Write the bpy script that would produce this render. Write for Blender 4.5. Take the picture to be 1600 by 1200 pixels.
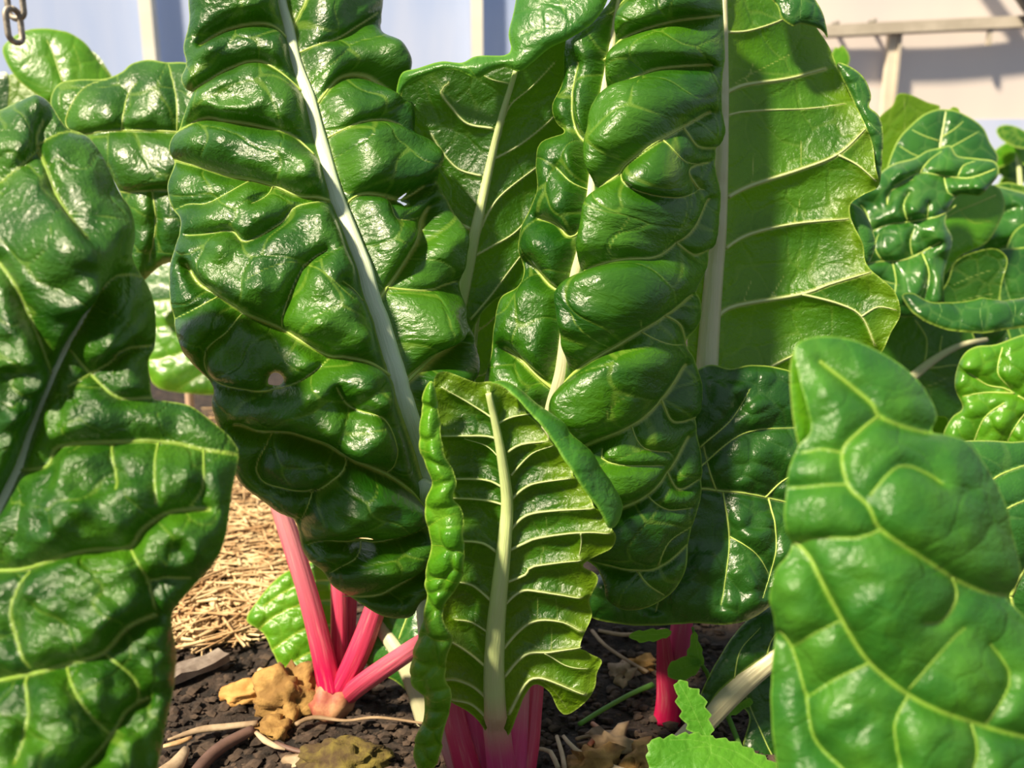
import bpy, math, random
import numpy as np
from mathutils import Vector, noise as mnoise

for o in list(bpy.data.objects):
    bpy.data.objects.remove(o)
SC = bpy.context.scene
COL = SC.collection

# ------------------------------------------------------------------ camera
F = 1209.0
CAMZ = 0.45
PITCH = math.radians(12)
cp, sp_ = math.cos(PITCH), math.sin(PITCH)
cam_d = bpy.data.cameras.new('camera')
cam = bpy.data.objects.new('camera', cam_d)
COL.objects.link(cam)
cam.location = (0, 0, CAMZ)
cam.rotation_euler = (math.radians(90) - PITCH, 0, 0)
cam_d.sensor_width = 36
cam_d.lens = F / 1600 * 36
cam_d.clip_start = 0.02
cam_d.dof.use_dof = True
cam_d.dof.focus_distance = 0.58
cam_d.dof.aperture_fstop = 6.3
SC.camera = cam

# ------------------------------------------------------------------ light
world = bpy.data.worlds.new('sky')
SC.world = world
world.use_nodes = True
wb = world.node_tree.nodes['Background']
wb.inputs['Color'].default_value = (0.74, 0.85, 1.0, 1)
wb.inputs['Strength'].default_value = 0.40
sun_d = bpy.data.lights.new('sun', 'SUN')
sun_d.energy = 9.6
sun_d.angle = math.radians(5)
sun_d.color = (1.0, 0.85, 0.61)
sun = bpy.data.objects.new('sun', sun_d)
COL.objects.link(sun)
SUN_DIR = Vector((-0.52, -0.40, 0.76))
sun.rotation_euler = SUN_DIR.to_track_quat('Z', 'Y').to_euler()
sun.location = (-3, -3, 4)
vs = SC.view_settings
vs.view_transform = 'Standard'
vs.look = 'None'
vs.exposure = 0.1
vs.gamma = 1
vs.use_curve_mapping = False


def P(px, py, d):
    """pixel of the 1600x1200 frame at view depth d -> world point"""
    u = (px - 800.0) / F
    v = (600.0 - py) / F
    return Vector((d * u, d * (cp + v * sp_), CAMZ + d * (-sp_ + v * cp)))


def gd(py, z=0.0):
    """view depth at which the ray of row py meets height z"""
    return (CAMZ - z) / (sp_ + cp * (py - 600.0) / F)


def ground(px, py, z=0.0):
    return P(px, py, gd(py, z))


# ------------------------------------------------------------------ materials
def new_mat(name):
    m = bpy.data.materials.new(name)
    m.use_nodes = True
    nt = m.node_tree
    nt.nodes.clear()
    out = nt.nodes.new('ShaderNodeOutputMaterial')
    return m, nt, out


class NB:
    def __init__(s, nt):
        s.nt = nt

    def n(s, t, **kw):
        nd = s.nt.nodes.new(t)
        for k, v in kw.items():
            if k.startswith('i_'):
                nd.inputs[k[2:].replace('_', ' ')].default_value = v
            else:
                setattr(nd, k, v)
        return nd

    def l(s, a, b):
        s.nt.links.new(a, b)

    def attr(s, name):
        return s.n('ShaderNodeAttribute', attribute_name=name)

    def mix(s, fac, a, b, blend='MIX'):
        nd = s.n('ShaderNodeMix', data_type='RGBA', blend_type=blend)
        for sock, v in ((nd.inputs[0], fac), (nd.inputs[6], a), (nd.inputs[7], b)):
            if isinstance(v, (int, float)):
                sock.default_value = v
            elif isinstance(v, tuple):
                sock.default_value = v if len(v) == 4 else v + (1,)
            else:
                s.l(v, sock)
        return nd.outputs[2]

    def ramp(s, x, a, b, lo=0.0, hi=1.0):
        nd = s.n('ShaderNodeMapRange', interpolation_type='SMOOTHSTEP')
        nd.inputs['From Min'].default_value = a
        nd.inputs['From Max'].default_value = b
        nd.inputs['To Min'].default_value = lo
        nd.inputs['To Max'].default_value = hi
        s.l(x, nd.inputs['Value'])
        return nd.outputs[0]

    def math(s, op, a, b):
        nd = s.n('ShaderNodeMath', operation=op)
        for sock, v in ((nd.inputs[0], a), (nd.inputs[1], b)):
            if isinstance(v, (int, float)):
                sock.default_value = v
            else:
                s.l(v, sock)
        return nd.outputs[0]


def leaf_mat(name, dark, light, vein, trans, tfac=0.3, rough=0.3, cellvis=0.5, bump=0.35, rim=(0.35, 0.5, 0.08), spec=0.6, young_sunlit=None):
    m, nt, out = new_mat(name)
    b = NB(nt)
    uv = b.attr('luv').outputs['Vector']
    n1 = b.n('ShaderNodeTexNoise', i_Scale=0.9, i_Detail=3.0)
    b.l(uv, n1.inputs['Vector'])
    col = b.mix(b.ramp(n1.outputs[0], 0.35, 0.68), dark, light)
    n3 = b.n('ShaderNodeTexNoise', i_Scale=7.0, i_Detail=3.0)
    b.l(uv, n3.inputs['Vector'])
    col = b.mix(b.ramp(n3.outputs[0], 0.45, 0.75, 0, 0.22), col, light)
    if young_sunlit:
        ey = b.attr('edge').outputs['Fac']
        col = b.mix(b.ramp(ey, 2.0, 55.0, 0.75, 0.0), col, young_sunlit)  # yellower thin young margin, with the sunlit glow of the edge painted in
    # fine net of the smallest veins
    cell = b.attr('cell').outputs['Fac']
    fine = b.ramp(cell, 0.4, 2.4, cellvis, 0.0)
    col = b.mix(fine, col, vein)
    vd = b.attr('vein').outputs['Fac']
    vm = b.ramp(vd, 0.4, 0.95)
    col = b.mix(vm, col, vein)
    ed = b.attr('edge').outputs['Fac']
    em = b.ramp(ed, 0.5, 3.5, 0.75, 0.0)
    col = b.mix(em, col, rim)
    # relief: fine leathery wrinkles
    n2 = b.n('ShaderNodeTexNoise', i_Scale=15.0, i_Detail=4.0, i_Roughness=0.55, i_Distortion=0.6)
    b.l(uv, n2.inputs['Vector'])
    n4 = b.n('ShaderNodeTexNoise', i_Scale=3.2, i_Detail=2.0, i_Distortion=0.4)
    b.l(uv, n4.inputs['Vector'])
    hsum = b.math('ADD', b.math('MULTIPLY', n2.outputs[0], 0.6), b.math('MULTIPLY', n4.outputs[0], 0.9))
    hsum = b.math('SUBTRACT', hsum, b.math('MULTIPLY', b.ramp(cell, 0.0, 6.0, 1.0, 0.0), 0.35))
    bp = b.n('ShaderNodeBump', i_Strength=bump, i_Distance=0.004)
    b.l(hsum, bp.inputs['Height'])
    pr = b.n('ShaderNodeBsdfPrincipled')
    pr.inputs['Roughness'].default_value = rough
    pr.inputs['IOR'].default_value = 1.5
    pr.inputs['Specular IOR Level'].default_value = spec
    b.l(col, pr.inputs['Base Color'])
    b.l(bp.outputs[0], pr.inputs['Normal'])
    tr = b.n('ShaderNodeBsdfTranslucent')
    tcol = b.mix(vm, trans, (0.55, 0.62, 0.2))
    b.l(tcol, tr.inputs['Color'])
    b.l(bp.outputs[0], tr.inputs['Normal'])
    mx = b.n('ShaderNodeMixShader')
    mx.inputs[0].default_value = tfac
    b.l(pr.outputs[0], mx.inputs[1])
    b.l(tr.outputs[0], mx.inputs[2])
    b.l(mx.outputs[0], out.inputs[0])
    return m


UP = leaf_mat('chard_leaf_upper', (0.010, 0.068, 0.003), (0.046, 0.160, 0.004), (0.26, 0.40, 0.05), (0.12, 0.36, 0.004), 0.20, 0.31, 0.30, 0.5)
UPY = leaf_mat('chard_leaf_upper_young', (0.050, 0.205, 0.006), (0.100, 0.300, 0.010), (0.32, 0.48, 0.04), (0.22, 0.50, 0.008), 0.28, 0.31, 0.10)
UPR = leaf_mat('chard_leaf_upper_smooth', (0.026, 0.140, 0.014), (0.062, 0.215, 0.018), (0.17, 0.36, 0.025), (0.18, 0.46, 0.010), 0.26, 0.33, 0.06, rim=(0.20, 0.42, 0.04))
UPT = leaf_mat('chard_leaf_upper_bluish', (0.014, 0.080, 0.011), (0.038, 0.155, 0.018), (0.22, 0.38, 0.10), (0.10, 0.34, 0.02), 0.18, 0.28, 0.12)
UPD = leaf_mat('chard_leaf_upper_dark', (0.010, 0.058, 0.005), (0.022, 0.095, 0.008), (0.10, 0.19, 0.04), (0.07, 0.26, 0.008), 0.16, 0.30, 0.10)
UN = leaf_mat('chard_leaf_underside', (0.024, 0.110, 0.002), (0.055, 0.175, 0.003), (0.32, 0.43, 0.08), (0.18, 0.44, 0.003), 0.32, 0.36, 0.12, 0.5, young_sunlit=(0.13, 0.25, 0.004))
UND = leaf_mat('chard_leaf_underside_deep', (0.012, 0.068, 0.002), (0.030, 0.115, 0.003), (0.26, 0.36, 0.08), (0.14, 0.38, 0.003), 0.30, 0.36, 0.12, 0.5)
UNE = leaf_mat('chard_leaf_underside_young_sunlit', (0.014, 0.075, 0.002), (0.036, 0.130, 0.003), (0.26, 0.36, 0.08), (0.20, 0.42, 0.003), 0.30, 0.34, 0.10, 0.5, young_sunlit=(0.14, 0.25, 0.004))
MINT = leaf_mat('seedling_leaf', (0.055, 0.220, 0.010), (0.090, 0.290, 0.016), (0.16, 0.36, 0.05), (0.22, 0.50, 0.02), 0.28, 0.48, 0.07, 0.3, (0.14, 0.32, 0.04), 0.4)


def rib_mat(name, pale, pink, rough=0.4):
    m, nt, out = new_mat(name)
    b = NB(nt)
    a = b.attr('pink').outputs['Fac']
    uv = b.attr('luv').outputs['Vector']
    n = b.n('ShaderNodeTexNoise', i_Scale=1.0, i_Detail=4.0)
    mp = b.n('ShaderNodeMapping')
    mp.inputs['Scale'].default_value = (14, 0.7, 1)
    b.l(uv, mp.inputs[0])
    b.l(mp.outputs[0], n.inputs['Vector'])
    col = b.mix(a, pale, pink)
    col = b.mix(b.ramp(n.outputs[0], 0.5, 0.8, 0, 0.22), col, (0.75, 0.62, 0.50))
    pr = b.n('ShaderNodeBsdfPrincipled', i_Roughness=rough)
    bp = b.n('ShaderNodeBump', i_Strength=0.35, i_Distance=0.002)
    b.l(n.outputs[0], bp.inputs['Height'])
    b.l(bp.outputs[0], pr.inputs['Normal'])
    b.l(col, pr.inputs['Base Color'])
    pr.inputs['Subsurface Weight'].default_value = 0.15
    pr.inputs['Subsurface Radius'].default_value = (0.01, 0.006, 0.004)
    pr.inputs['Subsurface Scale'].default_value = 0.3
    b.l(pr.outputs[0], out.inputs[0])
    return m


RIBW = rib_mat('pale_midrib', (0.56, 0.66, 0.46), (0.55, 0.02, 0.12))
RIBU = rib_mat('cream_green_midrib', (0.50, 0.60, 0.26), (0.60, 0.06, 0.20))
RIBV = rib_mat('yellow_green_vein', (0.40, 0.54, 0.11), (0.55, 0.02, 0.12))
RIBC = rib_mat('cream_midrib', (0.54, 0.53, 0.33), (0.60, 0.06, 0.20))
RIBY = rib_mat('green_vein', (0.24, 0.40, 0.05), (0.55, 0.02, 0.12))
PINK = rib_mat('pink_stalk', (0.66, 0.30, 0.34), (0.52, 0.006, 0.075), 0.33)


def simple_mat(name, c1, c2, scale=20.0, rough=0.8, bump=0.4, dist=0.003, detail=6.0, lo=0.35, hi=0.68, metal=0.0):
    m, nt, out = new_mat(name)
    b = NB(nt)
    tc = b.n('ShaderNodeTexCoord')
    n = b.n('ShaderNodeTexNoise', i_Scale=scale, i_Detail=detail, i_Roughness=0.6)
    b.l(tc.outputs['Object'], n.inputs['Vector'])
    col = b.mix(b.ramp(n.outputs[0], lo, hi), c1, c2)
    pr = b.n('ShaderNodeBsdfPrincipled', i_Roughness=rough)
    pr.inputs['Metallic'].default_value = metal
    bp = b.n('ShaderNodeBump', i_Strength=bump, i_Distance=dist)
    b.l(n.outputs[0], bp.inputs['Height'])
    b.l(bp.outputs[0], pr.inputs['Normal'])
    b.l(col, pr.inputs['Base Color'])
    b.l(pr.outputs[0], out.inputs[0])
    return m


SOIL = simple_mat('dark_soil', (0.009, 0.006, 0.005), (0.048, 0.031, 0.023), 45, 0.95, 0.9, 0.012)
CRUMB = simple_mat('soil_crumb', (0.014, 0.009, 0.007), (0.085, 0.056, 0.040), 60, 0.95, 0.5, 0.004)
STRAW = simple_mat('straw', (0.40, 0.23, 0.10), (0.80, 0.60, 0.34), 38, 0.65, 0.2, 0.001)
DEAD = simple_mat('dead_leaf', (0.19, 0.10, 0.025), (0.42, 0.25, 0.075), 38, 0.85, 0.7, 0.006)
DEADO = simple_mat('orange_dead_leaf', (0.42, 0.20, 0.05), (0.66, 0.38, 0.12), 30, 0.8, 0.5, 0.004)
WOOD = simple_mat('grey_wood', (0.13, 0.095, 0.075), (0.30, 0.25, 0.21), 30, 0.8, 0.5, 0.003)
STICK = simple_mat('pale_stick', (0.26, 0.18, 0.11), (0.50, 0.39, 0.26), 30, 0.7, 0.4, 0.002)
BROWN = simple_mat('brown_stem', (0.075, 0.04, 0.03), (0.16, 0.09, 0.07), 25, 0.6, 0.3, 0.002)
MOSS = simple_mat('mossy_clod', (0.06, 0.035, 0.015), (0.19, 0.15, 0.025), 40, 0.9, 0.8, 0.006)
ROOT = simple_mat('root_crown', (0.30, 0.07, 0.05), (0.52, 0.28, 0.14), 40, 0.6, 0.5, 0.003)
TAN = simple_mat('tan_straw_dark', (0.20, 0.13, 0.07), (0.40, 0.28, 0.17), 25, 0.7, 0.4, 0.002)
CHAINM = simple_mat('weathered_steel', (0.22, 0.19, 0.16), (0.50, 0.45, 0.38), 120, 0.55, 0.4, 0.001, metal=0.35)
POSTM = simple_mat('white_painted_post', (0.72, 0.69, 0.60), (0.80, 0.77, 0.68), 4, 0.6, 0.05)
RAILM = simple_mat('weathered_rail', (0.42, 0.37, 0.30), (0.56, 0.50, 0.42), 6, 0.7, 0.1)
PIPEM = simple_mat('grey_pipe', (0.16, 0.15, 0.14), (0.26, 0.25, 0.23), 8, 0.5, 0.1)
BATTEN = simple_mat('pale_batten', (0.62, 0.54, 0.42), (0.72, 0.64, 0.52), 6, 0.7, 0.1)


def film_mat(name, c1, c2, clear, scale):
    m, nt, out = new_mat(name)
    b = NB(nt)
    tc = b.n('ShaderNodeTexCoord')
    mp = b.n('ShaderNodeMapping')
    mp.inputs['Scale'].default_value = (scale * 3, 1, scale * 0.5)
    b.l(tc.outputs['Object'], mp.inputs[0])
    n = b.n('ShaderNodeTexNoise', i_Scale=1.0, i_Detail=4.0)
    b.l(mp.outputs[0], n.inputs['Vector'])
    n2 = b.n('ShaderNodeTexNoise', i_Scale=0.8, i_Detail=1.0)
    b.l(tc.outputs['Object'], n2.inputs['Vector'])
    f = b.math('ADD', b.math('MULTIPLY', n.outputs[0], 0.4), b.math('MULTIPLY', n2.outputs[0], 0.6))
    col = b.mix(b.ramp(f, 0.35, 0.65), c1, c2)
    df = b.n('ShaderNodeBsdfDiffuse')
    b.l(col, df.inputs['Color'])
    tl = b.n('ShaderNodeBsdfTranslucent')
    b.l(col, tl.inputs['Color'])
    a1 = b.n('ShaderNodeMixShader')
    a1.inputs[0].default_value = 0.2
    b.l(df.outputs[0], a1.inputs[1])
    b.l(tl.outputs[0], a1.inputs[2])
    tp = b.n('ShaderNodeBsdfTransparent')
    tp.inputs['Color'].default_value = (0.92, 0.95, 1, 1)
    a2 = b.n('ShaderNodeMixShader')
    a2.inputs[0].default_value = clear
    b.l(a1.outputs[0], a2.inputs[1])
    b.l(tp.outputs[0], a2.inputs[2])
    b.l(a2.outputs[0], out.inputs[0])
    return m


FILMB = film_mat('sky_tinted_film', (0.46, 0.58, 0.90), (0.64, 0.71, 0.94), 0.06, 1.6)  # sky blue seen through clear film, painted into the film colour
FILMC = film_mat('dusty_sunlit_film', (0.78, 0.70, 0.68), (0.92, 0.82, 0.74), 0.04, 0.7)  # warm sunlight on the dusty film is mixed into its cream colour


# ------------------------------------------------------------------ helpers
def link(name, verts, faces, mat, parent=None, smooth=True, attrs=None):
    me = bpy.data.meshes.new(name)
    base = Vector((0, 0, 0))
    if parent is not None:
        p = parent
        while p is not None:
            base += p.location
            p = p.parent
    v = np.asarray(verts, dtype=np.float64) - np.array(base)
    me.from_pydata(v.tolist(), [], faces)
    if smooth:
        me.polygons.foreach_set('use_smooth', [True] * len(me.polygons))
    if attrs:
        for k, a in attrs.items():
            a = np.asarray(a, dtype=np.float32)
            if a.ndim == 1:
                at = me.attributes.new(k, 'FLOAT', 'POINT')
                at.data.foreach_set('value', a)
            else:
                at = me.attributes.new(k, 'FLOAT_VECTOR', 'POINT')
                at.data.foreach_set('vector', a.ravel())
    me.materials.append(mat)
    me.update()
    o = bpy.data.objects.new(name, me)
    COL.objects.link(o)
    if parent is not None:
        o.parent = parent
    return o


def tag(o, label, cat, group=None, kind=None):
    if label:
        o['label'] = label
    if cat:
        o['category'] = cat
    if group:
        o['group'] = group
    if kind:
        o['kind'] = kind
    return o


def thing(name, loc, label, cat, group=None):
    o = bpy.data.objects.new(name, None)
    o.empty_display_size = 0.02
    o.location = loc
    COL.objects.link(o)
    return tag(o, label, cat, group)


def origin_to(o, loc):
    """move a top-level mesh's origin to loc without moving the mesh"""
    loc = Vector(loc)
    me = o.data
    n = len(me.vertices)
    a = np.empty(n * 3, dtype=np.float32)
    me.vertices.foreach_get('co', a)
    a = a.reshape(-1, 3) - np.array(loc, dtype=np.float32)
    me.vertices.foreach_set('co', a.ravel())
    o.location = loc
    me.update()
    return o


def catmull(pts, step, closed=False):
    pts = [tuple(map(float, p)) for p in pts]
    n = len(pts)
    out = []
    rng = range(n if closed else n - 1)
    for i in rng:
        if closed:
            p0, p1, p2, p3 = (np.array(pts[(i + k) % n]) for k in (-1, 0, 1, 2))
        else:
            p0 = np.array(pts[max(i - 1, 0)])
            p1 = np.array(pts[i])
            p2 = np.array(pts[i + 1])
            p3 = np.array(pts[min(i + 2, n - 1)])
        L = max(np.linalg.norm(p2[:2] - p1[:2]), 1e-6)
        k = max(1, int(L / step))
        for j in range(k):
            t = j / k
            t2, t3 = t * t, t * t * t
            out.append(0.5 * ((2 * p1) + (p2 - p0) * t + (2 * p0 - 5 * p1 + 4 * p2 - p3) * t2 + (3 * p1 - p0 - 3 * p2 + p3) * t3))
    if not closed:
        out.append(np.array(pts[-1]))
    return np.array(out)


def tube(path, radii, nseg=10, ridges=0, rdepth=0.0, flat=1.0, cap=True, up=Vector((0, -1, 0.2))):
    """tube along world points; flat scales the section along 'up'"""
    path = [Vector(p) for p in path]
    vs_, fs = [], []
    n = len(path)
    for i, p in enumerate(path):
        t = (path[min(i + 1, n - 1)] - path[max(i - 1, 0)]).normalized()
        s = t.cross(up)
        if s.length < 1e-6:
            s = t.cross(Vector((1, 0, 0)))
        s.normalize()
        w = s.cross(t).normalized()
        for k in range(nseg):
            a = 2 * math.pi * k / nseg
            r = radii[i] * (1 + rdepth * math.cos(ridges * a))
            vs_.append(p + s * (math.cos(a) * r) + w * (math.sin(a) * r * flat))
    for i in range(n - 1):
        for k in range(nseg):
            k2 = (k + 1) % nseg
            fs.append((i * nseg + k, i * nseg + k2, (i + 1) * nseg + k2, (i + 1) * nseg + k))
    if cap:
        fs.append(tuple(range(nseg - 1, -1, -1)))
        fs.append(tuple((n - 1) * nseg + k for k in range(nseg)))
    return vs_, fs


def tube_attrs(n, nseg, pink):
    uv = np.zeros((n * nseg, 3))
    pk = np.zeros(n * nseg)
    for i in range(n):
        for k in range(nseg):
            a = 2 * math.pi * k / nseg
            uv[i * nseg + k] = (abs(a - math.pi) / math.pi, i * 0.2, 0)
            pk[i * nseg + k] = pink[i]
    return {'luv': uv, 'pink': pk}


def vnoise(rng, H, W, cell):
    """smooth value noise, -1..1, cell in nodes"""
    gh, gw = int(H / cell) + 4, int(W / cell) + 4
    g = rng.uniform(-1, 1, (gh, gw))
    y = np.arange(H) / cell
    x = np.arange(W) / cell
    yi = y.astype(int)
    xi = x.astype(int)
    fy = y - yi
    fx = x - xi
    fy = (fy * fy * (3 - 2 * fy))[:, None]
    fx = (fx * fx * (3 - 2 * fx))[None, :]
    a = g[yi][:, xi]
    b = g[yi][:, xi + 1]
    c = g[yi + 1][:, xi]
    d = g[yi + 1][:, xi + 1]
    return (a * (1 - fx) + b * fx) * (1 - fy) + (c * (1 - fx) + d * fx) * fy


def segdist(X, Y, pl, closed=False):
    pts = np.asarray(pl)[:, :2]
    a = pts if closed else pts[:-1]
    b = np.roll(pts, -1, axis=0) if closed else pts[1:]
    best = np.full(X.shape, 1e9)
    for (ax, ay), (bx, by) in zip(a, b):
        dx, dy = bx - ax, by - ay
        L2 = dx * dx + dy * dy
        if L2 < 1e-9:
            continue
        t = np.clip(((X - ax) * dx + (Y - ay) * dy) / L2, 0, 1)
        q = (X - ax - t * dx) ** 2 + (Y - ay - t * dy) ** 2
        np.minimum(best, q, out=best)
    return np.sqrt(best)


def inside(X, Y, pl):
    r = np.zeros(X.shape, dtype=bool)
    n = len(pl)
    for i in range(n):
        x1, y1 = pl[i][:2]
        x2, y2 = pl[(i + 1) % n][:2]
        if y1 == y2:
            continue
        c = ((y1 > Y) != (y2 > Y)) & (X < (x2 - x1) * (Y - y1) / (y2 - y1) + x1)
        r ^= c
    return r


def tps(zc):
    """smooth depth field through (x, y, z) control points"""
    p = np.array(zc, dtype=float)
    n = len(p)
    s = 200.0
    q = p[:, :2] / s
    d = np.sqrt(((q[:, None] - q[None]) ** 2).sum(-1))
    K = np.where(d > 0, d * d * np.log(d + 1e-12), 0) + np.eye(n) * 0.02
    A = np.zeros((n + 3, n + 3))
    A[:n, :n] = K
    A[:n, n] = 1
    A[:n, n + 1:] = q
    A[n, :n] = 1
    A[n + 1:, :n] = q.T
    rhs = np.zeros(n + 3)
    rhs[:n] = p[:, 2]
    if n < 4:
        w = np.linalg.lstsq(A, rhs, rcond=None)[0]
    else:
        w = np.linalg.solve(A, rhs)

    def f(X, Y):
        out = w[n] + w[n + 1] * X / s + w[n + 2] * Y / s
        for i in range(n):
            d2 = (X / s - q[i, 0]) ** 2 + (Y / s - q[i, 1]) ** 2
            out = out + w[i] * 0.5 * d2 * np.log(d2 + 1e-12)
        return out
    return f


def auto_veins(mid, poly, n=6, ang=52, w=3.0, seed=0, bend=0.5, sides=(1, -1)):
    """side veins leaving a midrib and arching to the margin"""
    rng = random.Random(seed)
    m = catmull(mid, 6)[:, :2]
    res = []
    for k in range(n):
        for s in sides:
            t = (k + 0.5 + rng.uniform(-.18, .18)) / n
            i = min(int(t * (len(m) - 2)), len(m) - 2)
            d = m[i] - m[i + 1]          # points towards the tip (mid runs tip -> base)
            a0 = math.atan2(d[1], d[0]) + s * math.radians(ang + rng.uniform(-8, 8))
            p = m[i].copy()
            pts = [tuple(p)]
            for j in range(40):
                p = p + 14 * np.array([math.cos(a0), math.sin(a0)])
                a0 -= s * bend * 0.05 + rng.uniform(-.05, .05)
                if not inside(np.array([p[0]]), np.array([p[1]]), poly)[0]:
                    break
                pts.append(tuple(p))
            if len(pts) > 2:
                res.append((w, pts))
    return res


def leaf(parent, outline, d0, zc, mat, veins=(), mid=None, midw=(4, 10), H=26, sp=4.0, cell=70, over=(0, 0), seed=1,
         edge=(0, 30), ripple=0.0, pinout=None, scale_k=24, holes=(), rib=RIBW, vrib=RIBV, ribs=True, name='leaf', label=None,
         pink=None, stalk=None, stalk_r=None, serr=0.0, dent=1.1, cellpin=0.012, gam=0.5, cellw=1.0, vpin=1.2, under=False,
         vr=0.42):
    """A puckered leaf blade: quilted lamina swollen between its veins. Lengths in pixels at depth d0."""
    rng = np.random.default_rng(seed)
    px = d0 / F
    if pinout is None:
        pinout = 0.35 if H > 0 else 0.012
    poly = catmull(outline, 5, True)[:, :2]
    if serr > 0:
        nrm = np.roll(poly, -1, 0) - np.roll(poly, 1, 0)
        nrm = np.stack([nrm[:, 1], -nrm[:, 0]], 1)
        nrm /= np.linalg.norm(nrm, axis=1, keepdims=True) + 1e-9
        saw = ((np.arange(len(poly)) % 4) / 3.0 - 0.5)[:, None]
        poly = poly + nrm * saw * serr
    pad = 3 * sp
    x0, y0 = poly.min(0) - pad
    x1, y1 = poly.max(0) + pad
    W = int((x1 - x0) / sp) + 2
    Hh = int((y1 - y0) / sp) + 2
    X, Y = np.meshgrid(x0 + np.arange(W) * sp, y0 + np.arange(Hh) * sp)
    ins = inside(X, Y, poly)
    sd = segdist(X, Y, poly, True)
    sd = np.where(ins, sd, -sd)
    for hpoly in holes:
        hp = catmull(hpoly, 4, True)[:, :2]
        hi = inside(X, Y, hp)
        hd = segdist(X, Y, hp, True)
        sd = np.minimum(sd, np.where(hi, -hd, hd))
    # veins
    vein = np.zeros(X.shape)
    pin = np.full(X.shape, 1.0 / scale_k ** 2)
    vlist = []
    for w, pts in veins:
        c = catmull(pts, 6)[:, :2]
        vlist.append((w, c))
        dd = segdist(X, Y, c)
        vein = np.maximum(vein, min(1.0, 0.35 + w * 0.16) * np.exp(-(dd / max(w * 0.7, sp * 0.75)) ** 2))
        pin += vpin * (1.0 if w > 4.2 else 0.45 if w > 2.9 else 0.05) * np.exp(-(dd / max(w * 0.8, sp * 0.8)) ** 2)
    if mid is not None:
        mc = catmull(mid, 6)[:, :2]
        dd = segdist(X, Y, mc)
        # width grows along the rib: use nearest row fraction
        tt = np.clip((Y - mc[0, 1]) / (mc[-1, 1] - mc[0, 1] + 1e-6), 0, 1) if abs(mc[-1, 1] - mc[0, 1]) > abs(mc[-1, 0] - mc[0, 0]) \
            else np.clip((X - mc[0, 0]) / (mc[-1, 0] - mc[0, 0] + 1e-6), 0, 1)
        wloc = midw[0] + (midw[1] - midw[0]) * tt
        vein = np.maximum(vein, np.exp(-(dd / (wloc * 0.55)) ** 2))
        pin += 3.0 * np.exp(-(dd / np.maximum(wloc * 0.5, sp)) ** 2)
    # small cells between the veins
    nx, ny = int((x1 - x0) / cell) + 2, int((y1 - y0) / cell) + 2
    sx = (x0 + (np.arange(nx)[None, :] + rng.uniform(0, 1, (ny, nx))) * cell).ravel()
    sy = (y0 + (np.arange(ny)[:, None] + rng.uniform(0, 1, (ny, nx))) * cell).ravel()
    Xw = X + vnoise(rng, Hh, W, 40 / sp) * cell * 0.22
    Yw = Y + vnoise(rng, Hh, W, 40 / sp) * cell * 0.22
    f1 = np.full(X.shape, 1e9)
    f2 = np.full(X.shape, 1e9)
    for a, b in zip(sx, sy):
        q = (Xw - a) ** 2 + (Yw - b) ** 2
        nf1 = np.minimum(f1, q)
        f2 = np.minimum(f2, np.maximum(f1, q))
        f1 = nf1
    cd = (np.sqrt(f2) - np.sqrt(f1)) * 0.5
    pin += cellpin * np.exp(-(cd / (sp * 1.2)) ** 2)
    pin += np.where(sd < 0, pinout, 0)
    # inflate the lamina between pinned veins
    c = 1 + 0.55 * vnoise(rng, Hh, W, 90 / sp) + 0.35 * vnoise(rng, Hh, W, 35 / sp)
    h = np.zeros(X.shape)
    den = 1.0 / (4 + pin)
    for it in range(260):
        s = np.empty_like(h)
        s[1:-1] = h[:-2] + h[2:]
        s[0] = h[0] + h[1]
        s[-1] = h[-1] + h[-2]
        s[:, 1:-1] += h[:, :-2] + h[:, 2:]
        s[:, 0] += h[:, 0] + h[:, 1]
        s[:, -1] += h[:, -1] + h[:, -2]
        h = (s + c) * den
    ref = np.percentile(h[ins], 85) if ins.any() else 1
    hn = np.clip(h / ref, 0, None)
    hn = hn ** gam
    hn = np.where(hn > 1, 1 + 0.45 * (hn - 1), hn)
    dn = vnoise(rng, Hh, W, 26 / sp) * 0.10 + vnoise(rng, Hh, W, 55 / sp) * 0.14
    hh = H * (hn + dn * dent * np.clip(hn, 0, 1))
    z = tps(zc)(X, Y)
    gy, gx = np.gradient(z, sp)
    nl = np.sqrt(gx * gx + gy * gy + 1)
    e = np.exp(-np.clip(sd, 0, None) / edge[1])
    zz = z - edge[0] * e
    if ripple:
        zz = zz + ripple * e * (vnoise(rng, Hh, W, 38 / sp) + 0.5 * vnoise(rng, Hh, W, 17 / sp))
    ov = over(X, Y) if callable(over) else over
    XX = X + hh * (-gx / nl + ov[0])
    YY = Y + hh * (-gy / nl + ov[1])
    ZZ = zz + hh / nl
    luv = np.stack([X / 100 + seed * 3.7, Y / 100, np.zeros_like(X)], -1)
    fields = np.concatenate([np.stack([XX, YY, ZZ, vein, cd / cellw, np.clip(sd, 0, 60)], -1), luv], -1)
    # marching squares along the outline
    idx = -np.ones(X.shape, dtype=int)
    inn = sd > 0
    idx[inn] = np.arange(inn.sum())
    data = [fields[inn]]
    full = inn[:-1, :-1] & inn[:-1, 1:] & inn[1:, :-1] & inn[1:, 1:]
    r, cc = np.nonzero(full)
    faces = np.stack([idx[r, cc], idx[r + 1, cc], idx[r + 1, cc + 1], idx[r, cc + 1]], 1).tolist()
    anyi = (inn[:-1, :-1] | inn[:-1, 1:] | inn[1:, :-1] | inn[1:, 1:]) & ~full
    extra = []
    cut = {}
    nv = int(inn.sum())
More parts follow.
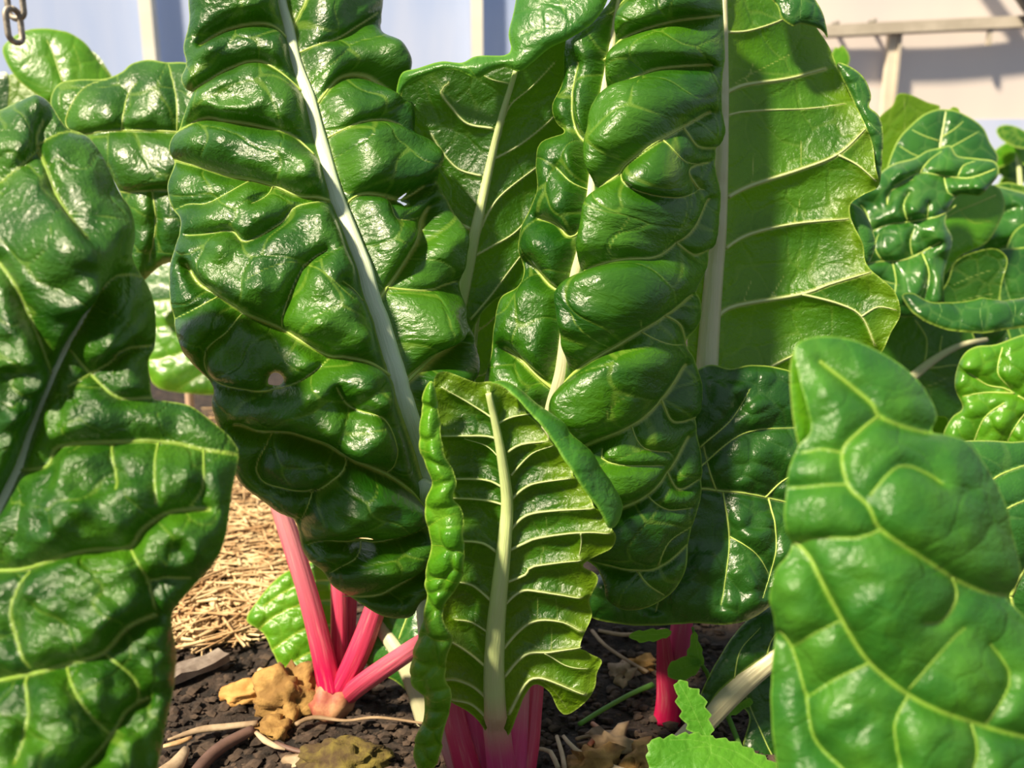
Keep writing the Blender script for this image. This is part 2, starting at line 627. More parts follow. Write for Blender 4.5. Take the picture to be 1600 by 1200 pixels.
    for r, cc in zip(*np.nonzero(anyi)):
        cs = [(r, cc), (r + 1, cc), (r + 1, cc + 1), (r, cc + 1)]
        pg = []
        for k in range(4):
            a, b = cs[k], cs[(k + 1) % 4]
            if inn[a]:
                pg.append(int(idx[a]))
            if inn[a] != inn[b]:
                key = (a, b) if a < b else (b, a)
                if key not in cut:
                    sa, sb = sd[key[0]], sd[key[1]]
                    t = sa / (sa - sb)
                    extra.append(fields[key[0]] * (1 - t) + fields[key[1]] * t)
                    cut[key] = nv
                    nv += 1
                pg.append(cut[key])
        if len(pg) >= 3:
            faces.append(pg)
    if extra:
        data.append(np.array(extra))
    D = np.concatenate(data, 0)

    def world(a):
        d = d0 - a[:, 2] * px
        u = (a[:, 0] - 800) / F
        v = (600 - a[:, 1]) / F
        return np.stack([d * u, d * (cp + v * sp_), CAMZ + d * (-sp_ + v * cp)], 1)
    ob = link(name, world(D), faces, mat, parent, True,
              {'vein': D[:, 3], 'cell': D[:, 4], 'edge': D[:, 5], 'luv': D[:, 6:9]})
    if label:
        ob['label'] = label

    def sample(c):
        fx = np.clip((c[:, 0] - x0) / sp, 0, W - 1.001)
        fy = np.clip((c[:, 1] - y0) / sp, 0, Hh - 1.001)
        xi, yi = fx.astype(int), fy.astype(int)
        tx, ty = (fx - xi)[:, None], (fy - yi)[:, None]
        g = fields
        return (g[yi, xi] * (1 - tx) + g[yi, xi + 1] * tx) * (1 - ty) + (g[yi + 1, xi] * (1 - tx) + g[yi + 1, xi + 1] * tx) * ty
    if ribs:
        if mid is not None:
            s = sample(mc)
            n = len(s)
            rr = np.linspace(midw[0], midw[1], n) * 0.5
            s[:, 2] += rr * (0.55 if under else 0.15)
            pts = [Vector(p) for p in world(s)]
            rad = (rr * px).tolist()
            pk = np.zeros(n)
            if stalk is not None:
                # the rib runs on as the stalk, given in (x, y, depth, radius px)
                st = catmull(stalk, 10)
                for a in st[1:]:
                    pts.append(P(a[0], a[1], a[2]))
                    rad.append(a[3] * a[2] / F)
                pk = np.zeros(len(pts))
            if pink is not None:
                ys = np.array([600 - F * ((p.z - CAMZ) * cp + p.y * sp_) / max(1e-6, (p.y * cp - (p.z - CAMZ) * sp_)) for p in pts])
                pk = np.clip((ys - pink[0]) / (pink[1] - pink[0]), 0, 1)
            v, f = tube(pts, rad, 12, 6, 0.05, 0.75 if under else 0.5)
            link('midrib', v, f, rib, ob, True, tube_attrs(len(pts), 12, pk))
        for w, c_ in vlist:
            if w < 2.7:
                continue
            s = sample(c_)
            n = len(s)
            rr = w * vr * np.linspace(1.0, 0.15, n) ** 0.8
            s[:, 2] += rr * 0.5
            v, f = tube([Vector(p) for p in world(s)], (rr * px).tolist(), 6, flat=0.7)
            link('side_vein', v, f, vrib, ob, True, tube_attrs(n, 6, np.zeros(n)))
    return ob


def stalk(parent, pts, mat=PINK, pink=(0.0, 1.0), name='stalk', nseg=28, ridges=9, rd=0.045, label=None, flat=0.8):
    """pts: (x, y, depth, radius px); pink factor from first to last point"""
    c = catmull(pts, 8)
    path = [P(a[0], a[1], a[2]) for a in c]
    rad = [a[3] * a[2] / F for a in c]
    v, f = tube(path, rad, nseg, ridges, rd, flat)
    o = link(name, v, f, mat, parent, True, tube_attrs(len(c), nseg, np.linspace(pink[0], pink[1], len(c))))
    if label:
        o['label'] = label
    return o


def rock(name, loc, size, mat, seed, sub=3, amp=0.35, freq=2.2, parent=None, rz=0.0):
    import bmesh
    bm = bmesh.new()
    bmesh.ops.create_icosphere(bm, subdivisions=sub, radius=1.0)
    for v in bm.verts:
        n = v.co.normalized()
        k = 1 + amp * mnoise.fractal(n * freq + Vector((seed * 5.3, 1.7, 0)), 0.8, 2.1, 4)
        v.co = Vector((n.x * k * size[0], n.y * k * size[1], n.z * k * size[2]))
    c, s = math.cos(rz), math.sin(rz)
    vs2 = [(v.co.x * c - v.co.y * s + loc[0], v.co.x * s + v.co.y * c + loc[1], v.co.z + loc[2]) for v in bm.verts]
    fs = [[v.index for v in f.verts] for f in bm.faces]
    bm.free()
    return link(name, vs2, fs, mat, parent)


def box_verts(cx, cy, cz, sx, sy, sz):
    v = [(cx + a * sx / 2, cy + b * sy / 2, cz + c * sz / 2) for a in (-1, 1) for b in (-1, 1) for c in (-1, 1)]
    f = [(0, 1, 3, 2), (4, 6, 7, 5), (0, 4, 5, 1), (2, 3, 7, 6), (0, 2, 6, 4), (1, 5, 7, 3)]
    return v, f


# ------------------------------------------------------------------ the setting
def floor_h(x, y):
    v = Vector((x * 3.1, y * 3.1, 0.3))
    return 0.012 * mnoise.noise(v) + 0.006 * mnoise.noise(v * 4.7) - 0.004


def make_floor():
    xs = np.concatenate([np.linspace(-4.5, -0.9, 30), np.linspace(-0.88, 0.9, 150), np.linspace(0.95, 4.5, 30)])
    ys = np.concatenate([np.linspace(-4.5, 0.3, 24), np.linspace(0.32, 1.4, 110), np.linspace(1.43, 5.2, 50)])
    v = []
    for y in ys:
        for x in xs:
            q = Vector((x * 28, y * 28, 0))
            v.append((x, y, floor_h(x, y) + (0.005 * mnoise.fractal(q, 0.8, 2.0, 3) if y < 1.6 else 0)))
    n = len(xs)
    f = [(j * n + i, j * n + i + 1, (j + 1) * n + i + 1, (j + 1) * n + i) for j in range(len(ys) - 1) for i in range(n - 1)]
    o = link('floor', v, f, SOIL)
    tag(o, 'dark crumbly soil bed under the chard plants', 'soil', kind='structure')


make_floor()

WY = 4.2                                                     # the tunnel's far side


def wall_pt(px, py):
    u, v = (px - 800) / F, (600 - py) / F
    d = WY / (cp + v * sp_)
    return P(px, py, d)


wall = bpy.data.objects.new('wall_back', None)
wall.location = (0, WY, 0)
COL.objects.link(wall)
tag(wall, 'plastic film wall of the tunnel behind the chard', 'wall', kind='structure')


def film_panel(xa, xb, za, zb, mat, seed, label):
    nx, nz = 40, 24
    v = []
    for j in range(nz + 1):
        for i in range(nx + 1):
            x = xa + (xb - xa) * i / nx
            zz = za + (zb - za) * j / nz
            v.append((x, WY + 0.03 + 0.02 * mnoise.noise(Vector((x * 1.3, zz * 0.6, seed))), zz))
    f = [(j * (nx + 1) + i, j * (nx + 1) + i + 1, (j + 1) * (nx + 1) + i + 1, (j + 1) * (nx + 1) + i) for j in range(nz) for i in range(nx)]
    o = link('film_panel', v, f, mat, wall)
    o['label'] = label
    return o


xA = wall_pt(238, 50).x
xB = wall_pt(746, 50).x
xC = wall_pt(1215, 50).x
ZT = 3.2
film_panel(xA - 2.6, xA, 0.0, ZT, FILMB, 1, 'bluish film panel at the far left')
film_panel(xA, xB, 0.0, ZT, FILMB, 2, 'bluish film panel between two posts')
film_panel(xB, xC, 0.0, ZT, FILMB, 3, 'bluish film panel behind the tall leaves')
zr = wall_pt(1450, 45).z
zs = wall_pt(1550, 185).z
film_panel(xC, 3.6, zr, ZT, FILMC, 4, 'dusty film in sunlit cream above the rail')
film_panel(xC, 3.6, zs, zr, FILMC, 5, 'dusty film in sunlit cream below the rail')
film_panel(xC, 3.6, 0.0, zs, FILMB, 6, 'bluish film strip at the foot of the wall')
for pxp, w in ((238, 0.062), (746, 0.058)):
    v, f = box_verts(wall_pt(pxp, 50).x, WY - 0.03, ZT / 2, w, 0.06, ZT)
    link('post', v, f, POSTM, wall, False)
v, f = box_verts(xC, WY - 0.02, ZT / 2, 0.06, 0.05, ZT)
link('post', v, f, POSTM, wall, False)
p1, p2 = wall_pt(1270, 54), wall_pt(1640, 36)
rail_v, rail_f = box_verts(0, 0, 0, 2.4, 0.06, 0.052)
a = math.atan2(p2.z - p1.z, p2.x - p1.x)
mx_, mz_ = (p1.x + p2.x) / 2 + 0.4, (p1.z + p2.z) / 2 + 0.4 * math.tan(a)
rail_v = [(mx_ + x * math.cos(a) - z * math.sin(a), WY - 0.05 + y, mz_ + x * math.sin(a) + z * math.cos(a)) for x, y, z in rail_v]
link('rail', rail_v, rail_f, RAILM, wall, False)
bx_ = wall_pt(1388, 100).x
v, f = box_verts(bx_, WY - 0.02, zr / 2, 0.045, 0.04, zr)
link('batten', v, f, BATTEN, wall, False)
v, f = box_verts(bx_ + 0.026, WY - 0.03, zr / 2, 0.014, 0.05, zr)
link('batten_edge', v, f, RAILM, wall, False)
# bracket, clips and the sloping pipe brace
pp = wall_pt(1535, 60)
v, f = box_verts(pp.x, WY - 0.06, pp.z, 0.02, 0.02, 0.09)
link('bracket', v, f, RAILM, wall, False)
for q in ((1305, 38), (1363, 34)):
    pp = wall_pt(*q)
    v, f = tube([Vector((pp.x, WY + 0.02, pp.z)), Vector((pp.x, WY - 0.03, pp.z))], [0.014, 0.010], 10)
    link('film_clip', v, f, PIPEM, wall)
pa, pb = wall_pt(1598, 38), wall_pt(1520, -75)
pa.y = pb.y = WY - 0.12
dv = (pb - pa) * 1.6
v, f = tube([pa - dv * 0.02, pa + dv], [0.036, 0.036], 14)
link('pipe_brace', v, f, PIPEM, wall)

# chain hanging in front of the wall, top left
ch = thing('hanging_chain', P(21, -190, 0.95), 'weathered steel link chain hanging above the leaf tip at top left', 'chain')


def chain_link(cx, cy, d, flip, half, rad, wire):
    c = P(cx, cy, d)
    pts = []
    n = 28
    for i in range(n):
        t = 2 * math.pi * i / n
        lx = math.cos(t) * rad
        lz = math.sin(t) * rad + (half if math.sin(t) >= 0 else -half)
        pts.append(c + (Vector((lx, 0.002, lz)) if not flip else Vector((lx * 0.35, lx * 0.93, lz))))
    m = 8
    vs2, fs = [], []
    for i in range(n):
        t = (pts[(i + 1) % n] - pts[i - 1]).normalized()
        s = t.cross(Vector((0.3, 1, 0.1))).normalized()
        w = s.cross(t)
        for k in range(m):
            a = 2 * math.pi * k / m
            vs2.append(pts[i] + s * math.cos(a) * wire + w * math.sin(a) * wire)
    for i in range(n):
        for k in range(m):
            fs.append((i * m + k, ((i + 1) % n) * m + k, ((i + 1) % n) * m + (k + 1) % m, i * m + (k + 1) % m))
    link('chain_link', vs2, fs, CHAINM, ch)


for i in range(7):
    chain_link(22, 40 - i * 38, 0.95, i % 2 == 0, 0.010, 0.0095, 0.0037)

# ------------------------------------------------------------------ plants
# front plant: the four tall leaves in the middle
pf = thing('chard_plant', ground(770, 1235), 'tall chard plant in the middle with pale ribs and the upright cupped leaf in front', 'chard plant')

B_out = [(440, -165), (370, -140), (325, -90), (302, -40), (300, 0), (301, 45), (292, 80), (298, 104), (288, 125), (297, 143), (312, 152), (288, 195), (270, 235), (277, 262), (268, 300), (276, 330),
         (292, 350), (285, 390), (272, 422), (275, 470), (285, 512), (302, 548), (332, 582), (346, 600), (341, 615), (346, 645), (360, 685), (372, 722),
         (382, 748), (404, 768), (436, 790), (462, 802), (470, 842), (478, 864), (502, 888), (516, 912), (546, 932), (580, 955), (602, 961), (626, 957),
         (633, 936), (652, 925), (669, 900), (676, 850), (682, 800), (674, 770), (664, 740), (668, 700), (674, 640), (684, 600), (704, 562), (710, 522),
         (700, 490), (697, 430), (694, 380), (680, 332), (657, 290), (650, 244), (622, 222), (618, 160), (605, 110), (590, 75), (576, 60), (580, 20), (574, -50), (550, -110), (505, -150)]
B_veins = [
    (5, [(447, 62), (425, 45), (397, 43), (355, 53), (318, 76)]),
    (5, [(470, 145), (450, 130), (430, 115), (400, 101), (360, 112), (327, 133), (298, 150)]),
    (5, [(487, 245), (455, 216), (410, 202), (383, 197), (357, 193), (327, 188), (280, 207)]),
    (6, [(512, 316), (490, 312), (463, 310), (427, 293), (393, 283), (360, 277), (317, 263), (275, 252)]),
    (3, [(393, 285), (360, 310), (330, 323), (303, 323), (277, 332)]),
    (3.5, [(505, 320), (460, 330), (440, 355), (393, 383), (373, 367), (337, 370), (300, 372)]),
    (3, [(427, 293), (420, 310), (400, 325)]),
    (6, [(604, 588), (570, 568), (530, 557), (507, 553), (443, 513), (387, 487), (347, 460), (317, 443), (300, 415)]),
    (3.5, [(383, 490), (367, 513), (337, 537), (333, 567), (350, 587), (400, 598), (440, 598), (477, 587), (512, 558)]),
    (3, [(347, 463), (317, 480), (283, 495)]),
    (3, [(443, 513), (447, 490), (460, 450), (476, 418), (500, 400)]),
    (2.5, [(530, 470), (500, 440), (476, 420), (440, 420), (400, 440)]),
    (3, [(560, 470), (540, 455), (520, 445)]),
    (6, [(655, 795), (633, 767), (620, 753), (593, 730), (540, 703), (507, 683), (460, 668), (417, 667), (373, 655)]),
    (3.5, [(540, 706), (527, 723), (493, 747), (443, 750), (417, 743), (410, 720), (427, 683), (430, 668)]),
    (3, [(493, 747), (480, 780), (470, 800)]),
    (3, [(593, 730), (598, 690), (580, 650), (540, 630), (520, 600)]),
    (4.5, [(672, 845), (650, 873), (610, 910), (583, 927), (533, 930)]),
    (3.5, [(645, 800), (607, 820), (567, 833), (537, 833), (505, 828), (480, 840)]),
    (3, [(555, 835), (543, 863), (510, 890)]),
    (4, [(452, 60), (462, 20), (470, -20)]),
    (4, [(465, 85), (507, 72), (540, 50), (570, 30)]),
    (6, [(489, 170), (517, 130), (550, 123), (583, 143), (606, 160)]),
    (4, [(503, 220), (540, 202), (580, 200), (612, 225)]),
    (5, [(532, 330), (550, 310), (583, 312), (613, 317), (640, 300)]),
    (3, [(590, 312), (600, 350), (640, 345)]),
    (7, [(578, 485), (600, 450), (627, 403), (645, 360), (652, 330)]),
    (9, [(618, 610), (640, 577), (663, 553), (690, 530)]),
    (4, [(600, 450), (640, 455), (690, 440)]),
]
B_mid = [(432, -150), (432, -70), (437, 0), (450, 50), (460, 100), (480, 155), (497, 220), (515, 290), (535, 345), (560, 410), (577, 470), (592, 515), (607, 575), (622, 630), (642, 685), (664, 755)]


def side_over(mid, left, right, soft=12.0):
    """lobes sag differently on either side of the midrib"""
    m = np.array(mid, dtype=float)

    def f(X, Y):
        xm = np.interp(Y, m[:, 1], m[:, 0])
        t = 1 / (1 + np.exp(-np.clip((X - xm) / soft, -30, 30)))
        return left[0] * (1 - t) + right[0] * t, left[1] * (1 - t) + right[1] * t
    return f


leaf(pf, B_out, 0.56, [(430, -60, -290), (300, -60, -300), (578, -60, -380), (480, 180, -150), (275, 240, -150), (615, 170, -250), (565, 440, -30), (275, 450, -50), (700, 450, -150),
                       (630, 660, 10), (365, 690, 10), (680, 650, -90), (580, 940, 45), (480, 860, 40), (676, 820, -40)],
     UP, B_veins, B_mid,
     (15, 38), H=88, dent=1.3, sp=3.0, cell=80, over=side_over(B_mid, (0.03, 0.32), (0.02, 0.25)), seed=3, edge=(16, 26), rib=RIBW,
     holes=[[(430, 590), (434, 576), (444, 574), (452, 584), (446, 594)], [(608, 322), (612, 310), (616, 312), (613, 320), (615, 328), (610, 330)],
            [(540, 826), (556, 820), (566, 826), (552, 831)]],
     stalk=[(664, 755, 0.56, 15), (672, 850, 0.585, 17), (668, 950, 0.60, 17), (690, 1100, 0.62, 20), (735, 1235, 0.625, 22)], pink=(1000, 1250),
     label='broad blistered leaf with a pale greenish white rib')

C_out = [(1060, -160), (1010, -130), (972, -70), (960, 0), (925, 30), (893, 62), (886, 130), (870, 168), (876, 195), (892, 212), (852, 228), (845, 262), (850, 300), (826, 350), (820, 392), (826, 430),
         (818, 450), (790, 466), (781, 510), (776, 560), (764, 600), (770, 650), (800, 700), (850, 780), (900, 850), (942, 882), (958, 905), (964, 930), (985, 945), (1020, 941),
         (1050, 922), (1070, 885), (1075, 832), (1091, 765), (1088, 705), (1080, 662), (1086, 605), (1077, 562), (1066, 532), (1082, 500), (1086, 468), (1076, 440), (1096, 402),
         (1110, 352), (1116, 300), (1106, 252), (1121, 200), (1116, 150), (1128, 80), (1130, 0), (1126, -70), (1105, -130)]
C_veins = [
    (4, [(960, 20), (1000, -10), (1060, -40)]),
    (5, [(950, 95), (975, 66), (1017, 47), (1057, 33), (1083, 27), (1124, 20)]),
    (5, [(940, 190), (945, 160), (960, 147), (1003, 127), (1030, 113), (1060, 107), (1107, 98)]),
    (6, [(928, 325), (950, 298), (977, 277), (997, 253), (1037, 220), (1067, 197), (1100, 172)]),
    (5, [(908, 440), (933, 423), (967, 413), (1017, 403), (1050, 378), (1077, 350), (1100, 305)]),
    (7, [(888, 600), (910, 580), (963, 543), (1000, 513), (1037, 490), (1074, 460)]),
    (7, [(866, 725), (885, 712), (910, 700), (947, 680), (987, 660), (1013, 640), (1033, 617), (1063, 567)]),
    (6, [(880, 830), (930, 810), (963, 793), (1010, 770), (1043, 730), (1070, 680)]),
    (5, [(900, 850), (943, 873), (1007, 887), (1040, 877), (1072, 848)]),
    (3, [(1037, 222), (1060, 245), (1090, 255)]),
    (3, [(985, 270), (1010, 285), (1050, 295), (1090, 290)]),
    (2.5, [(1027, 400), (1055, 330), (1060, 300)]),
    (2.5, [(970, 413), (985, 370), (1000, 330)]),
    (3, [(1000, 515), (1030, 530), (1060, 535)]),
    (2.5, [(910, 578), (898, 540), (905, 490)]),
    (2.5, [(962, 545), (950, 510), (945, 480)]),
    (2.5, [(1000, 514), (996, 480)]),
    (3, [(987, 660), (1005, 690), (1040, 700)]),
    (2.5, [(912, 700), (880, 660), (875, 630)]),
    (2.5, [(922, 695), (925, 640)]),
    (2.5, [(966, 672), (968, 620), (985, 600)]),
    (3, [(955, 690), (965, 710), (1030, 720)]),
    (3, [(1010, 770), (1040, 790), (1075, 790)]),
    (3.5, [(1000, 888), (1020, 910), (1040, 925)]),
    (4, [(938, 235), (910, 205), (905, 150), (915, 100)]),
    (5, [(925, 345), (900, 370), (877, 350), (848, 342)]),
    (5, [(897, 463), (867, 447), (833, 407)]),
    (8, [(872, 610), (833, 573), (797, 543)]),
    (3, [(930, 300), (905, 290), (880, 270)]),
    (4, [(858, 680), (820, 640), (780, 610)]),
    (4.4, [(1035, 491), (1056, 506), (1068, 545)]),
    (4.4, [(1030, 620), (1046, 655), (1082, 650)]),
    (4.4, [(1040, 735), (1056, 762), (1088, 748)]),
    (4.4, [(1064, 200), (1082, 226), (1112, 228)]),
    (4.4, [(1052, 376), (1076, 392), (1100, 384)]),
    (4.4, [(1085, 290), (1070, 262), (1098, 250)]),
    (3.6, [(1030, 880), (1044, 840), (1076, 820)]),
]
C_mid = [(1020, -140), (985, -70), (962, 60), (945, 170), (938, 235), (930, 300), (917, 380), (905, 430), (892, 500), (882, 580), (866, 640), (850, 720)]
leaf(pf, C_out, 0.58, [(975, -60, -90), (1126, -60, -100), (890, 60, -120), (938, 230, -50), (1040, 230, 20), (1118, 230, -110), (850, 280, -70), (905, 440, -10), (1000, 450, 50), (1080, 450, -90),
                       (882, 580, 0), (980, 600, 45), (1080, 600, -70), (770, 590, -60), (965, 780, 10), (1085, 740, -60), (1010, 930, -20), (850, 760, -50)],
     UP, C_veins, C_mid, (6, 24),
     H=60, sp=3.0, cell=74, dent=1.0, over=side_over(C_mid, (0.12, 0.15), (-0.42, 0.18)), seed=8, edge=(18, 26), rib=RIBC,
     stalk=[(850, 720, 0.59, 15), (835, 850, 0.605, 16), (815, 1000, 0.615, 17), (800, 1235, 0.62, 20)], pink=(950, 1150),
     label='tall upright leaf with swollen slanting ridges')

E_out = [(683, 597), (698, 588), (718, 594), (745, 604), (770, 604), (800, 627), (833, 667), (860, 700), (878, 732), (902, 768), (925, 798), (948, 828), (957, 845),
         (947, 868), (905, 890), (927, 914), (914, 950), (918, 975), (904, 1013), (914, 1030), (934, 1042), (927, 1062), (924, 1085), (910, 1108), (881, 1128), (866, 1120),
         (853, 1092), (834, 1077), (818, 1094), (806, 1125), (790, 1160), (765, 1160), (746, 1132), (713, 1115), (690, 1080), (690, 1000), (690, 900), (695, 800), (690, 700), (680, 640)]
E_veins = [
    (4, [(773, 657), (733, 633), (695, 612)]), (4.5, [(777, 687), (753, 683), (690, 684)]), (3, [(783, 720), (760, 700), (727, 688)]),
    (4.5, [(785, 763), (760, 753), (713, 750), (692, 752)]), (4.5, [(787, 790), (753, 783), (700, 779)]), (5, [(776, 863), (757, 850), (727, 847), (695, 850)]),
    (5, [(770, 942), (740, 917), (710, 912), (692, 915)]), (4, [(767, 992), (740, 978), (715, 975)]), (5.5, [(766, 1049), (733, 1023), (707, 1007), (692, 1004)]),
    (6, [(765, 1097), (740, 1077), (713, 1068), (695, 1070)]), (6, [(762, 1125), (737, 1105), (705, 1100)]),
    (4, [(778, 663), (800, 655), (827, 650)]), (5, [(793, 708), (813, 697), (852, 692)]), (4, [(798, 745), (827, 713), (858, 700)]),
    (5, [(798, 782), (827, 760), (885, 750)]), (5.5, [(796, 830), (820, 807), (863, 800), (922, 797)]), (5.5, [(792, 862), (818, 850), (840, 842), (903, 835), (950, 838)]),
    (5.5, [(788, 912), (820, 900), (833, 887), (905, 879)]), (6, [(785, 950), (813, 927), (840, 927), (905, 940)]), (6, [(785, 1017), (827, 977), (870, 975), (908, 992)]),
    (6.5, [(788, 1060), (820, 1027), (860, 1022), (906, 1016)]), (3.5, [(850, 1023), (880, 1045), (915, 1052)]), (7, [(795, 1118), (820, 1073), (840, 1063), (873, 1073), (912, 1090)]),
    (3, [(905, 835), (902, 865), (900, 885)]), (2.5, [(868, 975), (866, 940)]), (2.5, [(840, 978), (838, 940)]), (2.5, [(860, 1022), (858, 985)]),
    (2.5, [(840, 1063), (870, 1100), (880, 1120)]), (2.5, [(850, 842), (848, 810)]), (2.5, [(840, 885), (845, 858)]),
]
eleaf = leaf(pf, E_out, 0.51, [(763, 612, 30), (690, 597, 40), (930, 800, 40), (790, 800, -20), (693, 800, 10), (775, 1000, -60), (775, 1150, -150), (692, 1000, -40), (915, 1000, -50), (910, 1100, -90), (955, 845, 30), (700, 1100, -110)],
             UNE, E_veins, [(763, 616), (772, 655), (781, 700), (790, 760), (792, 800), (786, 870), (779, 940), (774, 1000), (772, 1060), (774, 1120)], (9, 37),
             H=-26, sp=3.0, cell=40, seed=12, edge=(-6, 20), ripple=4, rib=RIBU, vrib=RIBU, under=True, cellpin=0.02,
             stalk=[(774, 1120, 0.575, 20), (780, 1170, 0.592, 21), (788, 1240, 0.62, 23)], pink=(1080, 1175),
             label='young leaf seen from its underside with raised cream ribs')
# rolled left margin of that leaf
leaf(eleaf, [(683, 592), (667, 625), (663, 700), (680, 745), (669, 783), (673, 817), (678, 850), (670, 905), (674, 933), (664, 980), (652, 1017), (650, 1053), (667, 1080), (668, 1117),
             (653, 1160), (658, 1192), (678, 1196), (694, 1178), (708, 1110), (713, 1083), (703, 1047), (707, 1017), (713, 990), (700, 947), (727, 903), (734, 867), (727, 803), (716, 775), (718, 750), (700, 700), (692, 650), (690, 605)],
     0.50, [(686, 600, 18), (680, 700, 22), (700, 800, 25), (700, 900, 12), (685, 1000, -20), (680, 1100, -70), (670, 1190, -110)],
     UPY, [(2.5, [(715, 800), (690, 810), (675, 820)]), (2.5, [(730, 860), (700, 850), (680, 850)]), (2.5, [(722, 905), (690, 900), (672, 905)]), (2.5, [(700, 950), (685, 960), (670, 970)]), (2.5, [(712, 990), (690, 995), (665, 980)]),
           (2.5, [(706, 1020), (680, 1050), (655, 1055)]), (2.5, [(712, 1080), (690, 1085), (668, 1080)]), (2.5, [(705, 1120), (690, 1130), (668, 1120)]), (2.5, [(690, 700), (675, 705), (664, 700)]), (2.5, [(700, 740), (690, 748), (680, 748)])],
     None, H=24, sp=2.2, cell=34, seed=13, edge=(22, 12), name='rolled_margin', cellpin=0.35, over=(0, 0.12), label='tightly crimped margin rolled inwards', ribs=False, pinout=0.05, cellw=1.5)
# right margin folded back over the underside
leaf(eleaf, [(748, 606), (764, 602), (784, 600), (813, 617), (838, 641), (877, 670), (884, 684), (914, 711), (929, 734), (950, 764), (964, 794), (958, 822), (944, 830), (928, 806), (902, 768), (878, 731), (860, 700), (833, 667), (800, 627), (772, 604)],
     0.493, [(765, 604, 20), (820, 640, 25), (880, 700, 25), (930, 780, 25), (955, 810, 10), (914, 711, -10), (838, 641, -5)],
     UPR, [(2.3, [(860, 700), (880, 690), (895, 695)]), (2.3, [(902, 768), (915, 740), (925, 735)])], None, H=18, sp=3, cell=44, seed=14, edge=(10, 10), name='folded_margin', ribs=False, label='bluish green margin folded outwards')

G_out = [(622, 160), (632, 136), (680, 113), (712, 108), (745, 119), (765, 112), (795, 103), (830, 92), (880, 62), (900, 60), (900, 130), (895, 220), (870, 300), (840, 360), (825, 440), (775, 470), (745, 505), (725, 570), (715, 640), (680, 620), (672, 560),
         (680, 480), (690, 420), (672, 360), (640, 290), (612, 230)]
gleaf = leaf(pf, G_out, 0.66, [(800, 100, 50), (630, 150, 10), (885, 80, 40), (745, 350, 0), (640, 300, -20), (850, 300, -30), (705, 600, -30)],
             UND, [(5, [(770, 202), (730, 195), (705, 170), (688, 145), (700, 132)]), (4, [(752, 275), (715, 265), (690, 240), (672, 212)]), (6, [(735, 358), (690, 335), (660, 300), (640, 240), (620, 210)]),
                   (4.5, [(770, 250), (810, 230), (850, 200), (885, 165)]), (5, [(745, 372), (765, 330), (790, 300), (850, 255)]), (4.5, [(738, 402), (770, 385), (810, 360), (850, 310)]), (4.5, [(735, 500), (767, 463), (800, 420), (830, 380)]),
                   (3.5, [(780, 220), (795, 170), (830, 140), (870, 100)]), (3, [(796, 132), (770, 128), (755, 122)])],
             [(806, 112), (785, 180), (770, 240), (752, 320), (741, 370), (727, 440), (712, 505), (702, 565)], (7, 24), H=-14, sp=4, cell=55, seed=21, rib=RIBU, vrib=RIBU, under=True, edge=(-4, 25),
             stalk=[(702, 565, 0.665, 12), (690, 700, 0.66, 14), (715, 1000, 0.64, 17), (750, 1225, 0.63, 20)], pink=(900, 1100),
             label='shaded leaf showing its underside between the two tall leaves')
leaf(gleaf, [(622, 158), (630, 116), (655, 107), (690, 97), (722, 99), (745, 89), (790, 88), (801, 78), (797, 55), (805, 22), (812, -20), (815, -70), (845, -105), (890, -115), (935, -90), (955, -45), (952, 0), (930, 36), (892, 62), (862, 76), (832, 101), (813, 113), (790, 107), (766, 114), (745, 123), (712, 110), (676, 115), (640, 134)],
     0.63, [(628, 140, -30), (690, 105, 10), (745, 105, 15), (800, 95, 20), (860, 40, 40), (930, 0, 40), (812, 0, -10), (900, -60, 20), (650, 108, -10)],
     UPR, [(2.5, [(885, 25), (870, -20), (860, -60)]), (3, [(880, 42), (850, 45), (820, 55)]), (2.5, [(720, 99), (735, 110), (745, 122)])], None, H=13, sp=3, cell=48, seed=22, edge=(14, 12), name='folded_margin', ribs=False, label='pale green margin folded over the top')

# dark inner leaf between G and C and the pale-ribbed leaf low on the left
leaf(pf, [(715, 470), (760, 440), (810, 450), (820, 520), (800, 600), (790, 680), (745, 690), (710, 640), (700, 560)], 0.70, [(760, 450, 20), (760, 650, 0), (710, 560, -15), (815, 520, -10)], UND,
     [(3, [(741, 560), (720, 530), (712, 510)]), (3, [(743, 520), (765, 505), (790, 480)]), (3, [(740, 590), (765, 580), (790, 560)])], [(752, 470), (744, 520), (740, 570), (736, 640)], (4, 10), H=-10, cell=40, seed=24, under=True, rib=RIBU, vrib=RIBU,
     stalk=[(736, 640, 0.70, 6), (740, 900, 0.67, 10), (765, 1220, 0.635, 14)], label='small dark leaf deep inside the plant')
leaf(pf, [(560, 985), (590, 935), (640, 915), (668, 925), (690, 980), (700, 1060), (700, 1130), (690, 1185), (668, 1150), (650, 1100), (620, 1065), (580, 1045)], 0.72,
     [(590, 940, -30), (690, 980, -10), (600, 1040, -5), (690, 1180, 10), (650, 1020, 15)], UPT, [(4, [(622, 1030), (605, 1045), (590, 1045)]), (4, [(625, 1000), (640, 960), (650, 930)]), (4, [(645, 1060), (635, 1070), (630, 1075)])],
     [(578, 955), (597, 985), (622, 1020), (645, 1060), (664, 1110), (684, 1170)], (16, 44), H=16, sp=3, cell=34, seed=25, rib=RIBC, edge=(8, 14),
     stalk=[(684, 1170, 0.70, 22), (712, 1215, 0.66, 22), (740, 1250, 0.632, 20)], pink=(1120, 1230), label='low leaf with a broad white rib')
